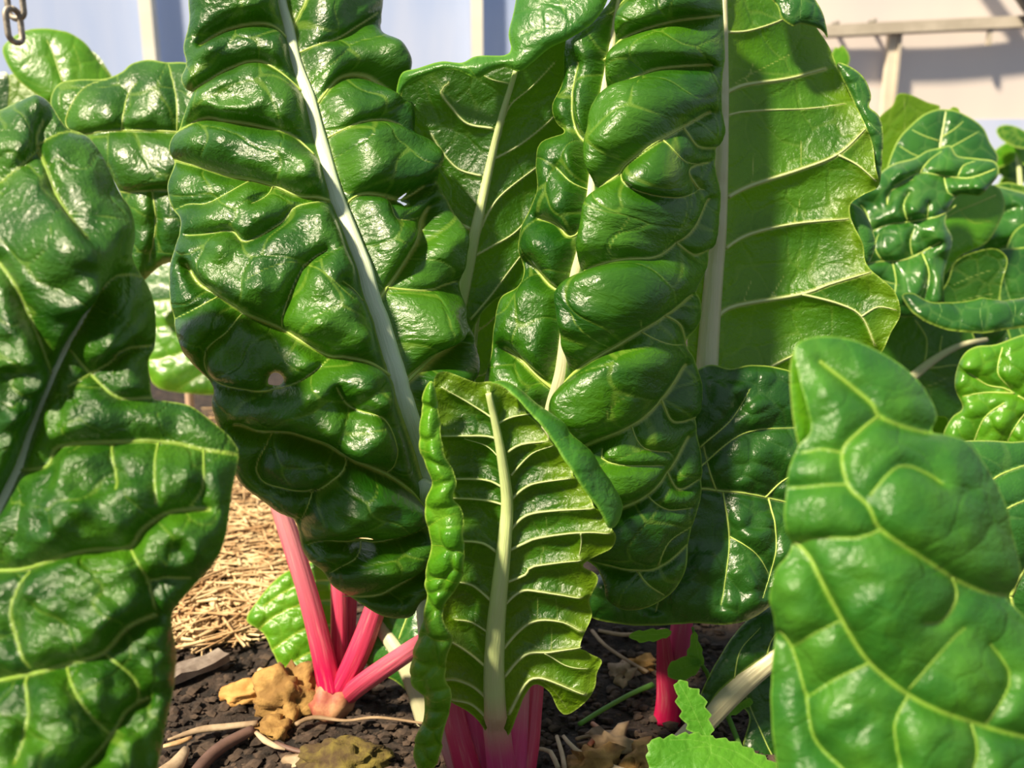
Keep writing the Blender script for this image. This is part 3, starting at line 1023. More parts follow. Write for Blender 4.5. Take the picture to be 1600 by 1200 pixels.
for q, lab in (([(700, 1030, 0.615, 15), (708, 1110, 0.615, 17), (722, 1170, 0.615, 19), (745, 1250, 0.62, 22)], 'pink stalk'),
               ([(838, 1040, 0.64, 14), (832, 1110, 0.635, 15), (826, 1170, 0.63, 16), (812, 1250, 0.625, 18)], 'pink stalk'),
               ([(792, 1080, 0.63, 12), (795, 1150, 0.63, 14), (798, 1250, 0.625, 16)], 'pink stalk')):
    stalk(pf, q, PINK, (0.75, 1.0), label=lab)

# ---- plant behind on the left: pink stalks over a root crown
pl = thing('chard_plant', ground(522, 1105), 'chard plant with bright pink stalks rising from a knobbly root crown', 'chard plant')
dl = gd(1100)
stalk(pl, [(400, 690, 0.72, 9), (440, 795, 0.725, 12), (470, 890, 0.728, 15), (497, 990, 0.73, 17), (517, 1082, dl - .005, 19)], PINK, (-0.25, 1.15), label='longest stalk, leaning left')
stalk(pl, [(520, 700, 0.76, 9), (526, 860, 0.75, 11), (530, 950, 0.745, 13), (530, 1075, dl + .012, 14)], PINK, (0.5, 1.0))
stalk(pl, [(560, 700, 0.77, 8), (550, 880, 0.765, 9), (547, 960, 0.76, 10), (538, 1070, dl + .02, 11)], PINK, (0.6, 1.0))
stalk(pl, [(640, 780, 0.70, 11), (606, 890, 0.71, 15), (580, 970, 0.718, 17), (556, 1030, 0.722, 18), (527, 1086, dl - .004, 15)], PINK, (0.55, 1.0))
stalk(pl, [(790, 930, 0.655, 9), (720, 965, 0.66, 11), (660, 1004, 0.665, 14), (612, 1036, 0.68, 15), (566, 1068, 0.705, 15), (540, 1090, dl, 14)], PINK, (0.15, 0.95), label='low stalk leaning right')
rk = rock('root_crown', ground(524, 1090) - Vector((0, 0.012, -0.002)), (0.021, 0.020, 0.022), ROOT, 4, 3, 0.22, 1.6, pl)
K_out = [(80, 160), (92, 131), (122, 124), (165, 123), (192, 112), (205, 100), (232, 93), (262, 97), (292, 97), (330, 110), (340, 200), (335, 300), (330, 380), (285, 395), (250, 405), (214, 436), (190, 400), (196, 330), (170, 262), (112, 216), (96, 190)]
leaf(pl, K_out, 0.84, [(90, 150, -20), (230, 95, -30), (330, 110, -20), (200, 250, 20), (330, 380, 0), (215, 430, 10)], UP,
     [(4.5, [(330, 215), (275, 205), (200, 204), (150, 207), (105, 222)]), (4, [(335, 300), (265, 288), (215, 290), (175, 296)]), (3, [(125, 220), (105, 190), (130, 140), (170, 123)]), (3, [(190, 205), (200, 150), (215, 130)]), (3, [(275, 204), (275, 150), (265, 100)]), (3, [(235, 290), (240, 340), (230, 400)])],
     [(345, 90), (342, 200), (335, 300), (322, 420)], (6, 14), H=46, sp=4, cell=60, seed=31, over=(0, 0.3), edge=(14, 20),
     stalk=[(322, 420, 0.85, 8), (400, 690, 0.80, 9), (520, 1070, dl + .03, 10)], pink=(500, 900), label='smooth rounded leaf at the back left')
leaf(pl, [(384, 972), (402, 940), (432, 906), (460, 890), (500, 880), (540, 900), (545, 960), (540, 1030), (500, 1058), (445, 1052), (425, 1022), (410, 992)], 0.80, [(390, 970, 10), (460, 890, -20), (540, 950, -20), (480, 1050, 30)], UPY,
     [(4, [(540, 940), (480, 945), (430, 965), (405, 985)]), (4, [(540, 980), (480, 985), (425, 1018)]), (4, [(540, 910), (470, 915), (410, 950)]), (4, [(540, 1015), (490, 1020), (445, 1045)])], None, H=15, sp=3, cell=26, seed=32, edge=(8, 14), cellpin=0.2, ribs=False, label='small crinkled leaf low at the back')

# ---- plant on the right: pink base, leaf D underside and the dark leaf
pr_ = thing('chard_plant', ground(1040, 1118), 'chard plant right of centre with a short pink base and a leaf turned underside out', 'chard plant')
dr = gd(1118)
D_out = [(1180, -145), (1145, -120), (1127, -60), (1124, 60), (1118, 200), (1108, 260), (1112, 330), (1095, 410), (1080, 470), (1075, 540), (1078, 610), (1130, 640), (1200, 640), (1260, 600), (1320, 575), (1366, 562), (1390, 520), (1405, 490), (1396, 456), (1375, 436), (1351, 411), (1345, 380), (1331, 350),
         (1326, 321), (1345, 305), (1371, 290), (1366, 258), (1362, 222), (1350, 190), (1332, 152), (1312, 112), (1297, 72), (1277, 40), (1255, 0), (1245, -60), (1220, -120)]
D_veins = [(5, [(1132, 50), (1170, 47), (1215, 33), (1260, 10)]), (7.5, [(1136, 144), (1165, 132), (1230, 122), (1290, 106)]), (4, [(1138, 180), (1170, 173), (1265, 168), (1320, 160)]),
           (8, [(1138, 308), (1175, 290), (1250, 265), (1310, 240), (1352, 200)]), (4.5, [(1310, 242), (1340, 258), (1367, 282)]), (6.5, [(1134, 388), (1170, 367), (1240, 350), (1325, 342)]),
           (8, [(1122, 494), (1150, 478), (1250, 460), (1300, 443), (1360, 425)]), (5, [(1253, 460), (1310, 475), (1345, 495), (1365, 540)]), (4, [(1345, 495), (1370, 480), (1398, 485)]), (6, [(1120, 620), (1200, 576), (1235, 558), (1280, 540)]),
           (5, [(1112, 505), (1085, 490)]), (2.6, [(1165, 130), (1180, 95)]), (2.6, [(1175, 290), (1180, 240)]), (2.6, [(1250, 265), (1252, 220)]), (2.6, [(1200, 473), (1225, 430)]), (2.6, [(1160, 476), (1175, 440)]), (2.6, [(1240, 350), (1250, 310)]), (2.6, [(1150, 128), (1235, 82)])]
dleaf = leaf(pr_, D_out, 0.68, [(1130, -60, -30), (1130, 250, 10), (1105, 580, 0), (1245, -60, -60), (1310, 110, -20), (1370, 270, 20), (1400, 480, 30), (1240, 350, -10), (1240, 600, -20)],
             UN, D_veins, [(1150, -130), (1133, -60), (1131, 60), (1130, 150), (1127, 250), (1123, 350), (1116, 430), (1110, 500), (1104, 590)], (7, 34), H=-15, sp=3.5, cell=58, seed=41, rib=RIBC, vrib=RIBU, under=True, ripple=8, edge=(-5, 18),
             stalk=[(1104, 590, 0.68, 17), (1085, 800, 0.70, 17), (1050, 1110, dr, 16)], pink=(820, 960), label='sunlit leaf turned underside out with a straight cream rib')
leaf(dleaf, [(1196, -70), (1200, -10), (1216, 12), (1222, 30), (1240, 42), (1250, 38), (1280, 46), (1292, 60), (1286, 30), (1278, 10), (1262, -20), (1255, -70)], 0.665, [(1210, 0, 0), (1260, 0, 10), (1245, 40, 20), (1285, 50, 0)], UPT, [(2.5, [(1252, -10), (1250, 30)])], None, H=10, sp=3, cell=24, seed=42, edge=(8, 8), name='folded_margin', ribs=False, cellpin=0.2)
leaf(dleaf, [(1308, 100), (1330, 104), (1352, 122), (1363, 150), (1360, 168), (1374, 180), (1381, 205), (1380, 250), (1376, 285), (1366, 290), (1360, 230), (1348, 190), (1330, 150)], 0.69, [(1315, 110, 0), (1350, 140, 0), (1372, 200, 10), (1370, 280, 0)], UPT, [(2.4, [(1338, 130), (1340, 150)]), (2.4, [(1358, 190), (1378, 210)])], None, H=14, sp=3, cell=24, seed=43, edge=(8, 8), name='folded_margin', ribs=False, cellpin=0.2)
leaf(dleaf, [(1326, 318), (1345, 325), (1358, 345), (1368, 375), (1364, 400), (1352, 414), (1338, 390), (1330, 350)], 0.70, [(1330, 330, 0), (1360, 360, 0), (1350, 410, 0)], UPT, [], None, H=10, sp=3, cell=24, seed=44, edge=(8, 8), name='folded_margin', ribs=False)
F_out = [(1060, 600), (1085, 582), (1110, 571), (1140, 578), (1172, 572), (1212, 576), (1250, 592), (1290, 640), (1310, 740), (1300, 840), (1260, 900), (1215, 940), (1182, 965), (1142, 978), (1082, 976), (1020, 981), (960, 976), (915, 960), (905, 920), (960, 880), (1000, 780), (1030, 680)]
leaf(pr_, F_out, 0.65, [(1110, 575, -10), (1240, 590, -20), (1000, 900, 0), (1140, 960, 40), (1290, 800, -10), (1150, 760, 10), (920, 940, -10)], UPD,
     [(6, [(1020, 770), (1095, 765), (1120, 767), (1180, 775), (1290, 800)]), (4, [(1120, 768), (1110, 740), (1100, 700)]), (4, [(1195, 778), (1225, 750), (1270, 735)]), (4, [(1095, 700), (1140, 660), (1170, 610)]), (4, [(1085, 740), (1160, 680), (1240, 670)]),
      (4, [(1130, 770), (1140, 850), (1130, 950)]), (4, [(1060, 770), (1060, 860), (1030, 960)]), (4, [(1200, 780), (1210, 860), (1190, 940)]), (3, [(1140, 840), (1180, 870), (1200, 900)])], None, H=34, sp=3.5, dent=2.5, cell=40, seed=45, edge=(14, 22), ripple=6, cellpin=0.12, ribs=True, vr=0.4,
     label='dark drooping leaf in shade')
stalk(pr_, [(1036, 985, 0.70, 9), (1040, 1040, 0.705, 14), (1046, 1090, 0.71, 20), (1044, 1125, dr, 23)], PINK, (0.9, 1.0), label='short bright pink stalk base')
stalk(pr_, [(1064, 1030, 0.72, 8), (1060, 1080, 0.715, 11), (1048, 1122, dr, 14)], PINK, (0.9, 1.0))
# low leaf on a pale stalk leaning right
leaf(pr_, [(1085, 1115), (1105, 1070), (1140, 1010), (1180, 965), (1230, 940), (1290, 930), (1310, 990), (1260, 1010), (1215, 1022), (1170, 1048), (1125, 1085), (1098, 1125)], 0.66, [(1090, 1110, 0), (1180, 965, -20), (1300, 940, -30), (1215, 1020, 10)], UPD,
     [(3, [(1150, 1062), (1160, 1020), (1190, 985)]), (3, [(1200, 1028), (1210, 1000), (1240, 975)])], None, H=14, cell=34, sp=3.5, seed=46, edge=(8, 12), label='narrow dark leaf along the pale stalk', cellpin=0.12)
stalk(pr_, [(1330, 935, 0.655, 12), (1270, 985, 0.655, 13), (1210, 1028, 0.655, 15), (1160, 1068, 0.657, 17), (1115, 1112, 0.66, 18), (1060, 1170, 0.667, 19), (1010, 1225, 0.665, 20)], RIBC, (0.0, 0.1), label='thick cream stalk leaning right')
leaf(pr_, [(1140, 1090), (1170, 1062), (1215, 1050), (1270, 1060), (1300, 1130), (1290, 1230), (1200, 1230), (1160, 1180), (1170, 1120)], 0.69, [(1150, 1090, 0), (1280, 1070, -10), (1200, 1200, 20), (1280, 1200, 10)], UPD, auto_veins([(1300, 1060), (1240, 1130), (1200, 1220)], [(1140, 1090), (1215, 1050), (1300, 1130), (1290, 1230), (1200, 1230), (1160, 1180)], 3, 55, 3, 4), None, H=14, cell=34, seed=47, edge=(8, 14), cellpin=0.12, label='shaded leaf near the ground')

# ---- near left plant
nl_ = thing('chard_plant', (-0.42, 0.46, 0.0), 'chard plant at the left edge with one big blistered leaf close to the camera', 'chard plant')
L_out = [(-80, 230), (-30, 195), (0, 182), (30, 170), (62, 163), (80, 175), (100, 205), (128, 215), (150, 245), (168, 290), (190, 330), (196, 380), (192, 400), (215, 430), (236, 480), (241, 540), (232, 565), (238, 600), (243, 628), (262, 632), (300, 640), (340, 668), (364, 690),
         (374, 715), (364, 770), (352, 840), (330, 880), (280, 935), (268, 962), (275, 1010), (272, 1070), (262, 1120), (246, 1210), (240, 1290), (-120, 1290), (-120, 800), (-110, 400)]
L_veins = [(6, [(112, 372), (75, 290), (56, 230), (66, 198)]), (5, [(56, 235), (100, 215), (125, 216)]), (5, [(60, 240), (30, 270), (-10, 300)]), (6, [(80, 585), (60, 545), (43, 500), (20, 440), (-10, 400)]),
           (5, [(140, 455), (170, 430), (215, 432)]), (5, [(110, 545), (150, 590), (190, 625), (240, 628)]), (5, [(110, 600), (170, 565), (185, 545), (235, 540)]),
           (7, [(28, 735), (80, 730), (100, 700), (177, 695), (230, 692), (277, 695), (320, 705), (370, 712)]), (4, [(180, 695), (190, 740), (195, 770)]), (4, [(250, 693), (248, 740), (250, 790)]), (4, [(320, 705), (322, 760), (300, 790)]),
           (7, [(-60, 905), (0, 893), (50, 890), (110, 872), (150, 860), (205, 853), (228, 825), (270, 800), (330, 795)]), (4, [(208, 855), (230, 895), (243, 945)]), (4, [(230, 905), (260, 897), (300, 895)]),
           (7, [(-60, 1080), (0, 1066), (60, 1052), (110, 1035), (160, 1018), (200, 975), (243, 955)]), (4, [(165, 1020), (205, 1055), (215, 1090), (200, 1110)]), (4, [(108, 1040), (140, 1110), (175, 1150)]), (6, [(110, 1230), (135, 1200), (175, 1150), (197, 1110), (230, 1090)]),
           (4, [(55, 1055), (62, 1120), (40, 1200)]), (4, [(60, 895), (40, 960), (60, 1040)])]
leaf(nl_, L_out, 0.40, [(60, 170, -170), (-80, 230, -160), (190, 350, -120), (110, 370, -10), (-100, 450, -40), (75, 590, -10), (238, 560, -60), (20, 740, 20), (370, 715, 0), (200, 800, 70), (100, 1000, 140), (270, 1040, 90), (-100, 1000, 60), (100, 1280, 230), (240, 1280, 190)],
     UP, L_veins, [(142, 450), (130, 480), (100, 540), (76, 600), (50, 670), (24, 745), (-30, 860), (-80, 950)], (8, 24), H=76, sp=4.5, cell=110, dent=1.8, over=side_over([(66, 185), (58, 230), (76, 290), (108, 365), (135, 460), (100, 540), (76, 600), (50, 670), (24, 745), (-80, 950)], (0.35, 0.25), (-0.30, 0.30), 20), seed=51, edge=(20, 30), rib=RIBW, vrib=RIBY, vr=0.34, scale_k=26,
     stalk=[(-80, 950, 0.41, 14), (-160, 1150, 0.43, 18), (-290, 1560, 0.485, 22)], label='big blistered leaf reaching down the left side')

# ---- near right plant
nr = thing('chard_plant', (0.36, 0.36, 0.0), 'chard plant at the right edge with a smooth blurred leaf close to the camera', 'chard plant')
R_out = [(1240, 548), (1262, 531), (1300, 529), (1342, 541), (1400, 576), (1440, 620), (1454, 656), (1452, 682), (1500, 702), (1546, 762), (1570, 830), (1579, 882), (1576, 922), (1566, 936), (1600, 978), (1700, 1060), (1720, 1290), (1235, 1290), (1224, 1200), (1214, 1100), (1213, 1050), (1220, 962), (1214, 922), (1222, 882), (1240, 856), (1236, 800), (1236, 750), (1250, 702), (1270, 678), (1262, 640), (1250, 600)]
R_veins = [(8, [(1280, 567), (1320, 600), (1357, 633), (1370, 653), (1400, 668), (1450, 682)]), (7, [(1370, 653), (1340, 680), (1317, 710), (1327, 760), (1357, 790), (1373, 823), (1407, 850), (1440, 873), (1483, 902), (1530, 925), (1570, 932)]),
           (5, [(1317, 710), (1285, 705), (1255, 710)]), (5, [(1327, 758), (1280, 760), (1240, 762)]), (6, [(1484, 902), (1490, 933), (1467, 970), (1440, 972)]), (5, [(1378, 826), (1340, 838), (1280, 838), (1240, 850)]), (5, [(1360, 775), (1400, 735), (1440, 745), (1460, 760)]),
           (8, [(1245, 845), (1270, 870), (1293, 913), (1327, 980), (1360, 1033), (1413, 1080), (1467, 1110), (1517, 1128), (1563, 1143), (1640, 1160)]), (5, [(1225, 980), (1243, 1013), (1263, 1083), (1280, 1153), (1323, 1200), (1360, 1240)]), (5, [(1360, 1035), (1313, 1057), (1266, 1087)]),
           (5, [(1537, 1130), (1570, 1067), (1560, 1033), (1540, 1007)]), (4, [(1320, 965), (1280, 985), (1240, 1010)]), (5, [(1420, 1085), (1400, 1130), (1410, 1200)]), (5, [(1515, 1130), (1520, 1180), (1500, 1230)]), (4, [(1420, 1075), (1470, 1010), (1500, 980)])]
rl = leaf(nr, R_out, 0.33, [(1300, 530, -60), (1450, 670, -50), (1240, 700, 0), (1400, 760, 40), (1575, 900, -40), (1220, 1000, 0), (1400, 1000, 60), (1600, 1000, -20), (1230, 1250, 10), (1450, 1250, 70), (1700, 1250, -20)],
          UPR, R_veins, None, H=42, sp=4.5, cell=110, pinout=0.05, over=(0.0, 0.2), seed=61, edge=(26, 34), scale_k=30, vrib=RIBY, cellpin=0.025, vr=0.24, label='smooth bright green leaf close to the camera')
leaf(rl, [(1240, 546), (1252, 560), (1258, 600), (1266, 640), (1274, 672), (1262, 692), (1250, 706), (1240, 672), (1233, 620), (1232, 575)], 0.33, [(1234, 570, -40), (1256, 570, -52), (1240, 690, -12), (1272, 672, -26)], UPY, [], None, H=6, sp=4, cell=40, seed=62, pinout=0.02, name='folded_margin', edge=(6, 8), ribs=False, label='yellow green margin turned over')
stalk(nr, [(1660, 1100, 0.335, 16), (1720, 1300, 0.345, 20), (1800, 1640, 0.395, 22)], RIBC, (0, 0.3))
# darker leaf just behind it
leaf(nr, [(1460, 720), (1490, 694), (1530, 690), (1575, 692), (1640, 700), (1680, 800), (1680, 1000), (1640, 1040), (1600, 1020), (1560, 960), (1540, 860), (1500, 790)], 0.46, [(1490, 695, -20), (1640, 700, -20), (1580, 800, 20), (1600, 1000, 0), (1670, 900, -20)], UPT,
     [(5, [(1505, 800), (1530, 780), (1560, 745), (1640, 715)]), (4, [(1552, 810), (1580, 790), (1640, 765)]), (7, [(1578, 930), (1590, 900), (1610, 870), (1640, 850)]), (6, [(1578, 930), (1585, 960), (1600, 990)])], None, H=26, sp=4, cell=60, seed=63, edge=(14, 20), over=(0, 0.2), label='bluish green leaf behind the near one')

stalk(nr, [(1640, 760, 0.47, 8), (1600, 900, 0.468, 11), (1610, 1030, 0.466, 13), (1680, 1300, 0.45, 15), (1760, 1560, 0.42, 17)], RIBC, (0, 0.3))

# ---- background plants on the right
br = thing('chard_plant', P(1450, 640, 1.15) * 1.0, 'blistered bluish chard plant in the row behind on the right', 'chard plant')
br.location = (0.62, 1.18, 0.0)
M1 = [(1322, 320), (1340, 300), (1375, 272), (1400, 255), (1432, 246), (1450, 235), (1470, 230), (1490, 226), (1502, 242), (1530, 246), (1558, 250), (1566, 265), (1558, 280), (1535, 302), (1500, 304), (1480, 340), (1490, 370), (1475, 420), (1470, 470), (1420, 490), (1385, 480), (1350, 440), (1325, 380)]
leaf(br, M1, 1.05, [(1350, 300, -20), (1480, 230, -30), (1560, 262, 0), (1400, 400, 20), (1470, 460, 20)], UPT,
     [(3.2, [(1560, 262), (1520, 276), (1480, 275), (1440, 270), (1400, 290)]), (3, [(1478, 276), (1485, 300), (1500, 306)]), (3.2, [(1495, 320), (1470, 335), (1420, 346), (1385, 352), (1350, 370)]), (3, [(1390, 320), (1394, 300), (1430, 280)]), (3, [(1364, 362), (1358, 335), (1348, 320)]),
      (3.2, [(1470, 372), (1440, 390), (1410, 403), (1350, 407)]), (3, [(1395, 405), (1400, 440), (1390, 470)]), (3, [(1440, 392), (1450, 420), (1440, 460)]), (3, [(1420, 346), (1415, 320), (1425, 300)]), (3, [(1450, 340), (1455, 315)]), (3, [(1440, 270), (1455, 250), (1475, 235)]), (3, [(1500, 276), (1510, 258), (1530, 250)]), (3, [(1380, 405), (1370, 385), (1375, 365)]), (3, [(1425, 398), (1422, 375), (1430, 355)]), (3, [(1355, 420), (1380, 435), (1400, 440)])], None, H=46, dent=2.2, sp=2.6, cell=26, seed=71, over=(0, 0.35), edge=(8, 12), cellpin=0.04, vr=0.45, label='strongly crumpled bluish leaf')
M0 = [(1385, 270), (1400, 225), (1420, 200), (1445, 180), (1475, 172), (1505, 180), (1535, 200), (1547, 225), (1560, 252), (1530, 280), (1440, 290), (1395, 300)]
leaf(br, M0, 1.12, [(1400, 230, 0), (1475, 172, -20), (1550, 240, 0), (1470, 280, 10)], UPT, [(3, [(1468, 222), (1445, 215), (1425, 205)]), (3, [(1472, 215), (1490, 205), (1505, 192)]), (3, [(1470, 240), (1500, 225), (1530, 208)]), (3, [(1460, 250), (1430, 245), (1405, 230)])],
     [(1478, 176), (1474, 200), (1469, 230), (1465, 275)], (2.5, 5), H=14, sp=3, cell=34, seed=72, edge=(6, 12), rib=RIBU, stalk=[(1465, 275, 1.12, 3), (1460, 500, 1.17, 6), (1440, 760, 1.25, 8)], label='rounded leaf with a pale rib above the crumpled one')
leaf(br, [(1370, 190), (1395, 165), (1402, 148), (1420, 147), (1450, 160), (1470, 168), (1440, 190), (1410, 225), (1395, 290), (1365, 300), (1360, 240)], 1.2, [(1400, 150, 0), (1370, 220, -10), (1400, 280, 0), (1460, 165, -10)], UN, [(2.5, [(1412, 150), (1415, 190), (1405, 230)])], None, H=-5, sp=3, cell=40, seed=73, ribs=False, label='leaf tip curled over at the back')
leaf(br, [(1480, 178), (1488, 167), (1498, 170), (1500, 182), (1490, 190)], 1.2, [(1485, 170, 0), (1498, 180, 0), (1488, 188, 0)], UN, [], None, H=3, sp=3, cell=30, seed=74, ribs=False)
leaf(br, [(1480, 300), (1510, 295), (1555, 290), (1570, 320), (1560, 350), (1540, 380), (1500, 400), (1470, 430), (1460, 360), (1470, 320)], 1.15, [(1480, 310, 0), (1560, 300, -10), (1480, 420, 0)], UPY, [(3, [(1555, 305), (1525, 318), (1495, 330), (1470, 345)]), (2.5, [(1502, 332), (1520, 348), (1548, 345)]), (2.5, [(1510, 375), (1490, 390), (1470, 400)])], None, H=8, sp=3, cell=30, seed=75, edge=(4, 10), label='bright leaf with forking pale veins')
leaf(br, [(1480, 440), (1490, 412), (1510, 398), (1550, 388), (1570, 398), (1574, 412), (1566, 440), (1558, 482), (1540, 500), (1480, 500), (1440, 500), (1460, 470)], 1.0, [(1490, 420, 0), (1570, 400, 10), (1550, 480, 0), (1450, 490, 0)], UND, [(2.6, [(1550, 422), (1520, 432), (1490, 445)]), (2.6, [(1550, 460), (1520, 465), (1460, 485)])], None, H=-6, sp=3, cell=34, seed=76, edge=(-4, 10), label='dark underside of a tilted leaf', vrib=RIBU)
leaf(br, [(1362, 440), (1420, 430), (1480, 470), (1520, 520), (1530, 580), (1520, 650), (1480, 690), (1400, 660), (1360, 590), (1350, 510)], 1.08, [(1370, 450, 0), (1500, 500, 0), (1420, 640, 0), (1510, 620, -10)], UND,
     [(3, [(1445, 565), (1448, 530), (1430, 500)]), (3, [(1468, 552), (1472, 525)]), (3, [(1450, 576), (1480, 572), (1500, 570)]), (2.6, [(1430, 610), (1460, 600), (1480, 590)])], [(1545, 530), (1500, 540), (1460, 562), (1420, 595), (1380, 640)], (6, 20), H=-6, sp=3.5, cell=40, seed=77, rib=RIBC, under=True,
     stalk=[(1380, 640, 1.08, 10), (1330, 720, 1.12, 11), (1290, 800, 1.15, 12)], label='shaded underside with a thick beige rib')
leaf(br, [(1408, 468), (1425, 466), (1450, 478), (1480, 480), (1520, 476), (1535, 472), (1560, 478), (1590, 476), (1640, 470), (1640, 530), (1600, 520), (1545, 528), (1500, 525), (1460, 515), (1435, 504), (1420, 490)], 0.95, [(1415, 472, 0), (1520, 500, 10), (1630, 500, 0)], UPT, [(2.5, [(1462, 512), (1470, 495), (1465, 480)]), (2.5, [(1535, 525), (1530, 500), (1535, 478)]), (2.5, [(1580, 520), (1585, 495), (1580, 478)])], None, H=24, sp=2.6, dent=1.5, cell=34, seed=78, edge=(10, 8), ribs=False, cellpin=0.08, label='folded leaf margin lying over the rib')
leaf(br, [(1476, 680), (1490, 650), (1508, 635), (1497, 610), (1497, 580), (1510, 550), (1530, 538), (1560, 535), (1600, 520), (1660, 510), (1680, 600), (1680, 720), (1600, 705), (1540, 700), (1500, 698)], 0.85, [(1500, 590, -10), (1480, 680, 0), (1600, 540, 0), (1660, 700, 0), (1560, 620, 10)], UPY,
     [(3.5, [(1585, 612), (1570, 605), (1545, 600), (1520, 580)]), (3.5, [(1590, 615), (1640, 640), (1670, 650)]), (3.5, [(1585, 612), (1540, 612), (1508, 618)]), (3, [(1570, 625), (1540, 650), (1520, 695)]), (3, [(1600, 640), (1580, 670), (1570, 700)]), (3, [(1570, 540), (1562, 580), (1580, 605)])], None, H=34, sp=3, cell=30, seed=79, edge=(10, 14), over=(0, 0.25), cellpin=0.12, label='glossy blistered yellow green leaf')
leaf(br, [(1575, 380), (1600, 350), (1660, 340), (1680, 420), (1660, 500), (1590, 490), (1565, 440)], 1.25, [(1580, 380, 0), (1660, 350, 0), (1620, 480, 0)], UPT, auto_veins([(1680, 340), (1630, 420), (1590, 490)], [(1575, 380), (1660, 340), (1680, 420), (1660, 500), (1590, 490), (1565, 440)], 4, 55, 2.6, 3), None, H=9, sp=3, cell=24, seed=80, ribs=False, cellpin=0.15, label='dull bluish leaf at the right edge')
leaf(br, [(1540, 300), (1570, 285), (1600, 290), (1660, 300), (1660, 380), (1600, 390), (1560, 390), (1545, 350)], 1.35, [(1550, 310, 0), (1650, 310, 0), (1600, 380, 0)], UP, auto_veins([(1660, 290), (1610, 340), (1560, 390)], [(1540, 300), (1600, 290), (1660, 300), (1660, 380), (1600, 390), (1545, 350)], 4, 55, 2.4, 5), None, H=8, sp=3, cell=24, seed=81, ribs=False, label='leaf half hidden at the right edge')
leaf(br, [(1455, 655), (1470, 650), (1482, 655), (1478, 690), (1460, 690)], 0.9, [(1460, 655, 0), (1480, 655, 0), (1468, 688, 0)], UPY, [], None, H=4, sp=3, cell=30, seed=82, ribs=False)
leaf(br, [(1300, 82), (1310, 75), (1316, 70), (1326, 84), (1328, 96), (1322, 112), (1316, 170), (1300, 170)], 1.3, [(1305, 80, 0), (1325, 90, 0), (1310, 160, 0)], UPY, [(2, [(1316, 76), (1313, 110), (1308, 160)])], None, H=4, sp=3, cell=30, seed=83, ribs=False, label='narrow leaf tip peeping out')
stalk(br, [(1420, 480, 1.1, 6), (1430, 640, 1.18, 8), (1440, 790, 1.22, 9)], RIBC, (0, 0.4))

leaf(br, [(1300, 330), (1340, 290), (1420, 270), (1500, 280), (1570, 290), (1640, 320), (1670, 420), (1670, 560), (1640, 640), (1560, 690), (1460, 700), (1380, 690), (1320, 620), (1290, 480)], 1.3, [(1310, 330, 0), (1640, 330, -20), (1480, 480, 20), (1640, 640, 0), (1330, 640, 0)], UPT,
     auto_veins([(1500, 285), (1490, 400), (1470, 520), (1450, 690)], [(1300, 330), (1420, 270), (1570, 290), (1670, 420), (1640, 640), (1460, 700), (1320, 620), (1290, 480)], 7, 60, 3.2, 9), [(1500, 285), (1490, 400), (1470, 520), (1450, 690)], (4, 10), H=44, dent=2, sp=3.5, cell=30, seed=84, edge=(8, 14), ribs=False, over=(0, 0.25),
     label='wide blistered leaf at the back of the plant')
leaf(br, [(1555, 400), (1590, 385), (1660, 390), (1690, 470), (1670, 560), (1600, 560), (1570, 500)], 1.12, [(1560, 400, 0), (1680, 400, 0), (1600, 550, 0)], UPT, auto_veins([(1690, 390), (1640, 460), (1590, 560)], [(1555, 400), (1660, 390), (1690, 470), (1670, 560), (1600, 560), (1570, 500)], 4, 55, 3, 11), None, H=16, sp=3, cell=26, seed=85, ribs=False, over=(0, 0.25), label='bluish leaf behind the folded margin')
fr = thing('leafy_plant', (1.25, 1.85, 0.0), 'distant yellow green leafy plant at the right edge by the film wall', 'plant')
for i, (cx, cy, r, a) in enumerate(((1585, 215, 26, .4), (1600, 235, 24, 1.2), (1572, 242, 26, -.6), (1595, 268, 30, .1), (1578, 285, 24, 2.2), (1612, 255, 30, .9), (1560, 262, 20, 2.8), (1615, 215, 24, -.2))):
    o_ = [(cx + r * (1.2 * math.cos(t) * math.cos(a) - .6 * math.sin(t) * math.sin(a)), cy + r * (1.2 * math.cos(t) * math.sin(a) + .6 * math.sin(t) * math.cos(a))) for t in np.linspace(0, 2 * math.pi, 9)[:-1]]
    leaf(fr, o_, 1.9 + 0.03 * i, [(cx - r, cy, 0), (cx + r, cy, -8 + 3 * i), (cx, cy + r, 8)], UPY if i % 3 else UP, [(2, [(cx - r * .9 * math.cos(a), cy - r * .9 * math.sin(a)), (cx, cy), (cx + r * math.cos(a), cy + r * math.sin(a))])], None, H=5, sp=3, cell=16, seed=90 + i, ribs=False)
stalk(fr, [(1590, 230, 1.93, 3), (1600, 400, 1.9, 5), (1600, 640, 1.88, 6)], RIBU, (0, 0), nseg=12)

# ---- background plants on the left
bl = thing('chard_plant', (-0.75, 1.25, 0.0), 'bright green chard plant behind at the top left under the chain', 'chard plant')
leaf(bl, [(3, 82), (12, 64), (40, 48), (70, 45), (92, 48), (108, 52), (132, 68), (150, 92), (175, 125), (170, 140), (120, 150), (80, 162), (55, 148), (22, 120)], 1.1, [(10, 80, 10), (90, 48, -10), (170, 130, -20), (80, 160, 10)], UPY,
     [(3, [(96, 130), (88, 105), (80, 80), (72, 64)]), (2.6, [(40, 120), (40, 90), (35, 70), (20, 60)]), (2.4, [(125, 130), (122, 100), (112, 70)])], None, H=10, sp=3, cell=40, seed=101, edge=(6, 10), label='rounded bright leaf tip')
leaf(bl, [(14, 118), (40, 135), (80, 162), (95, 190), (60, 210), (10, 200)], 1.14, [(15, 120, 0), (80, 165, 0), (30, 200, 0)], UN, [(3, [(40, 132), (60, 146), (80, 164)])], None, H=4, sp=3, cell=40, seed=102, label='pale underside below the tip')
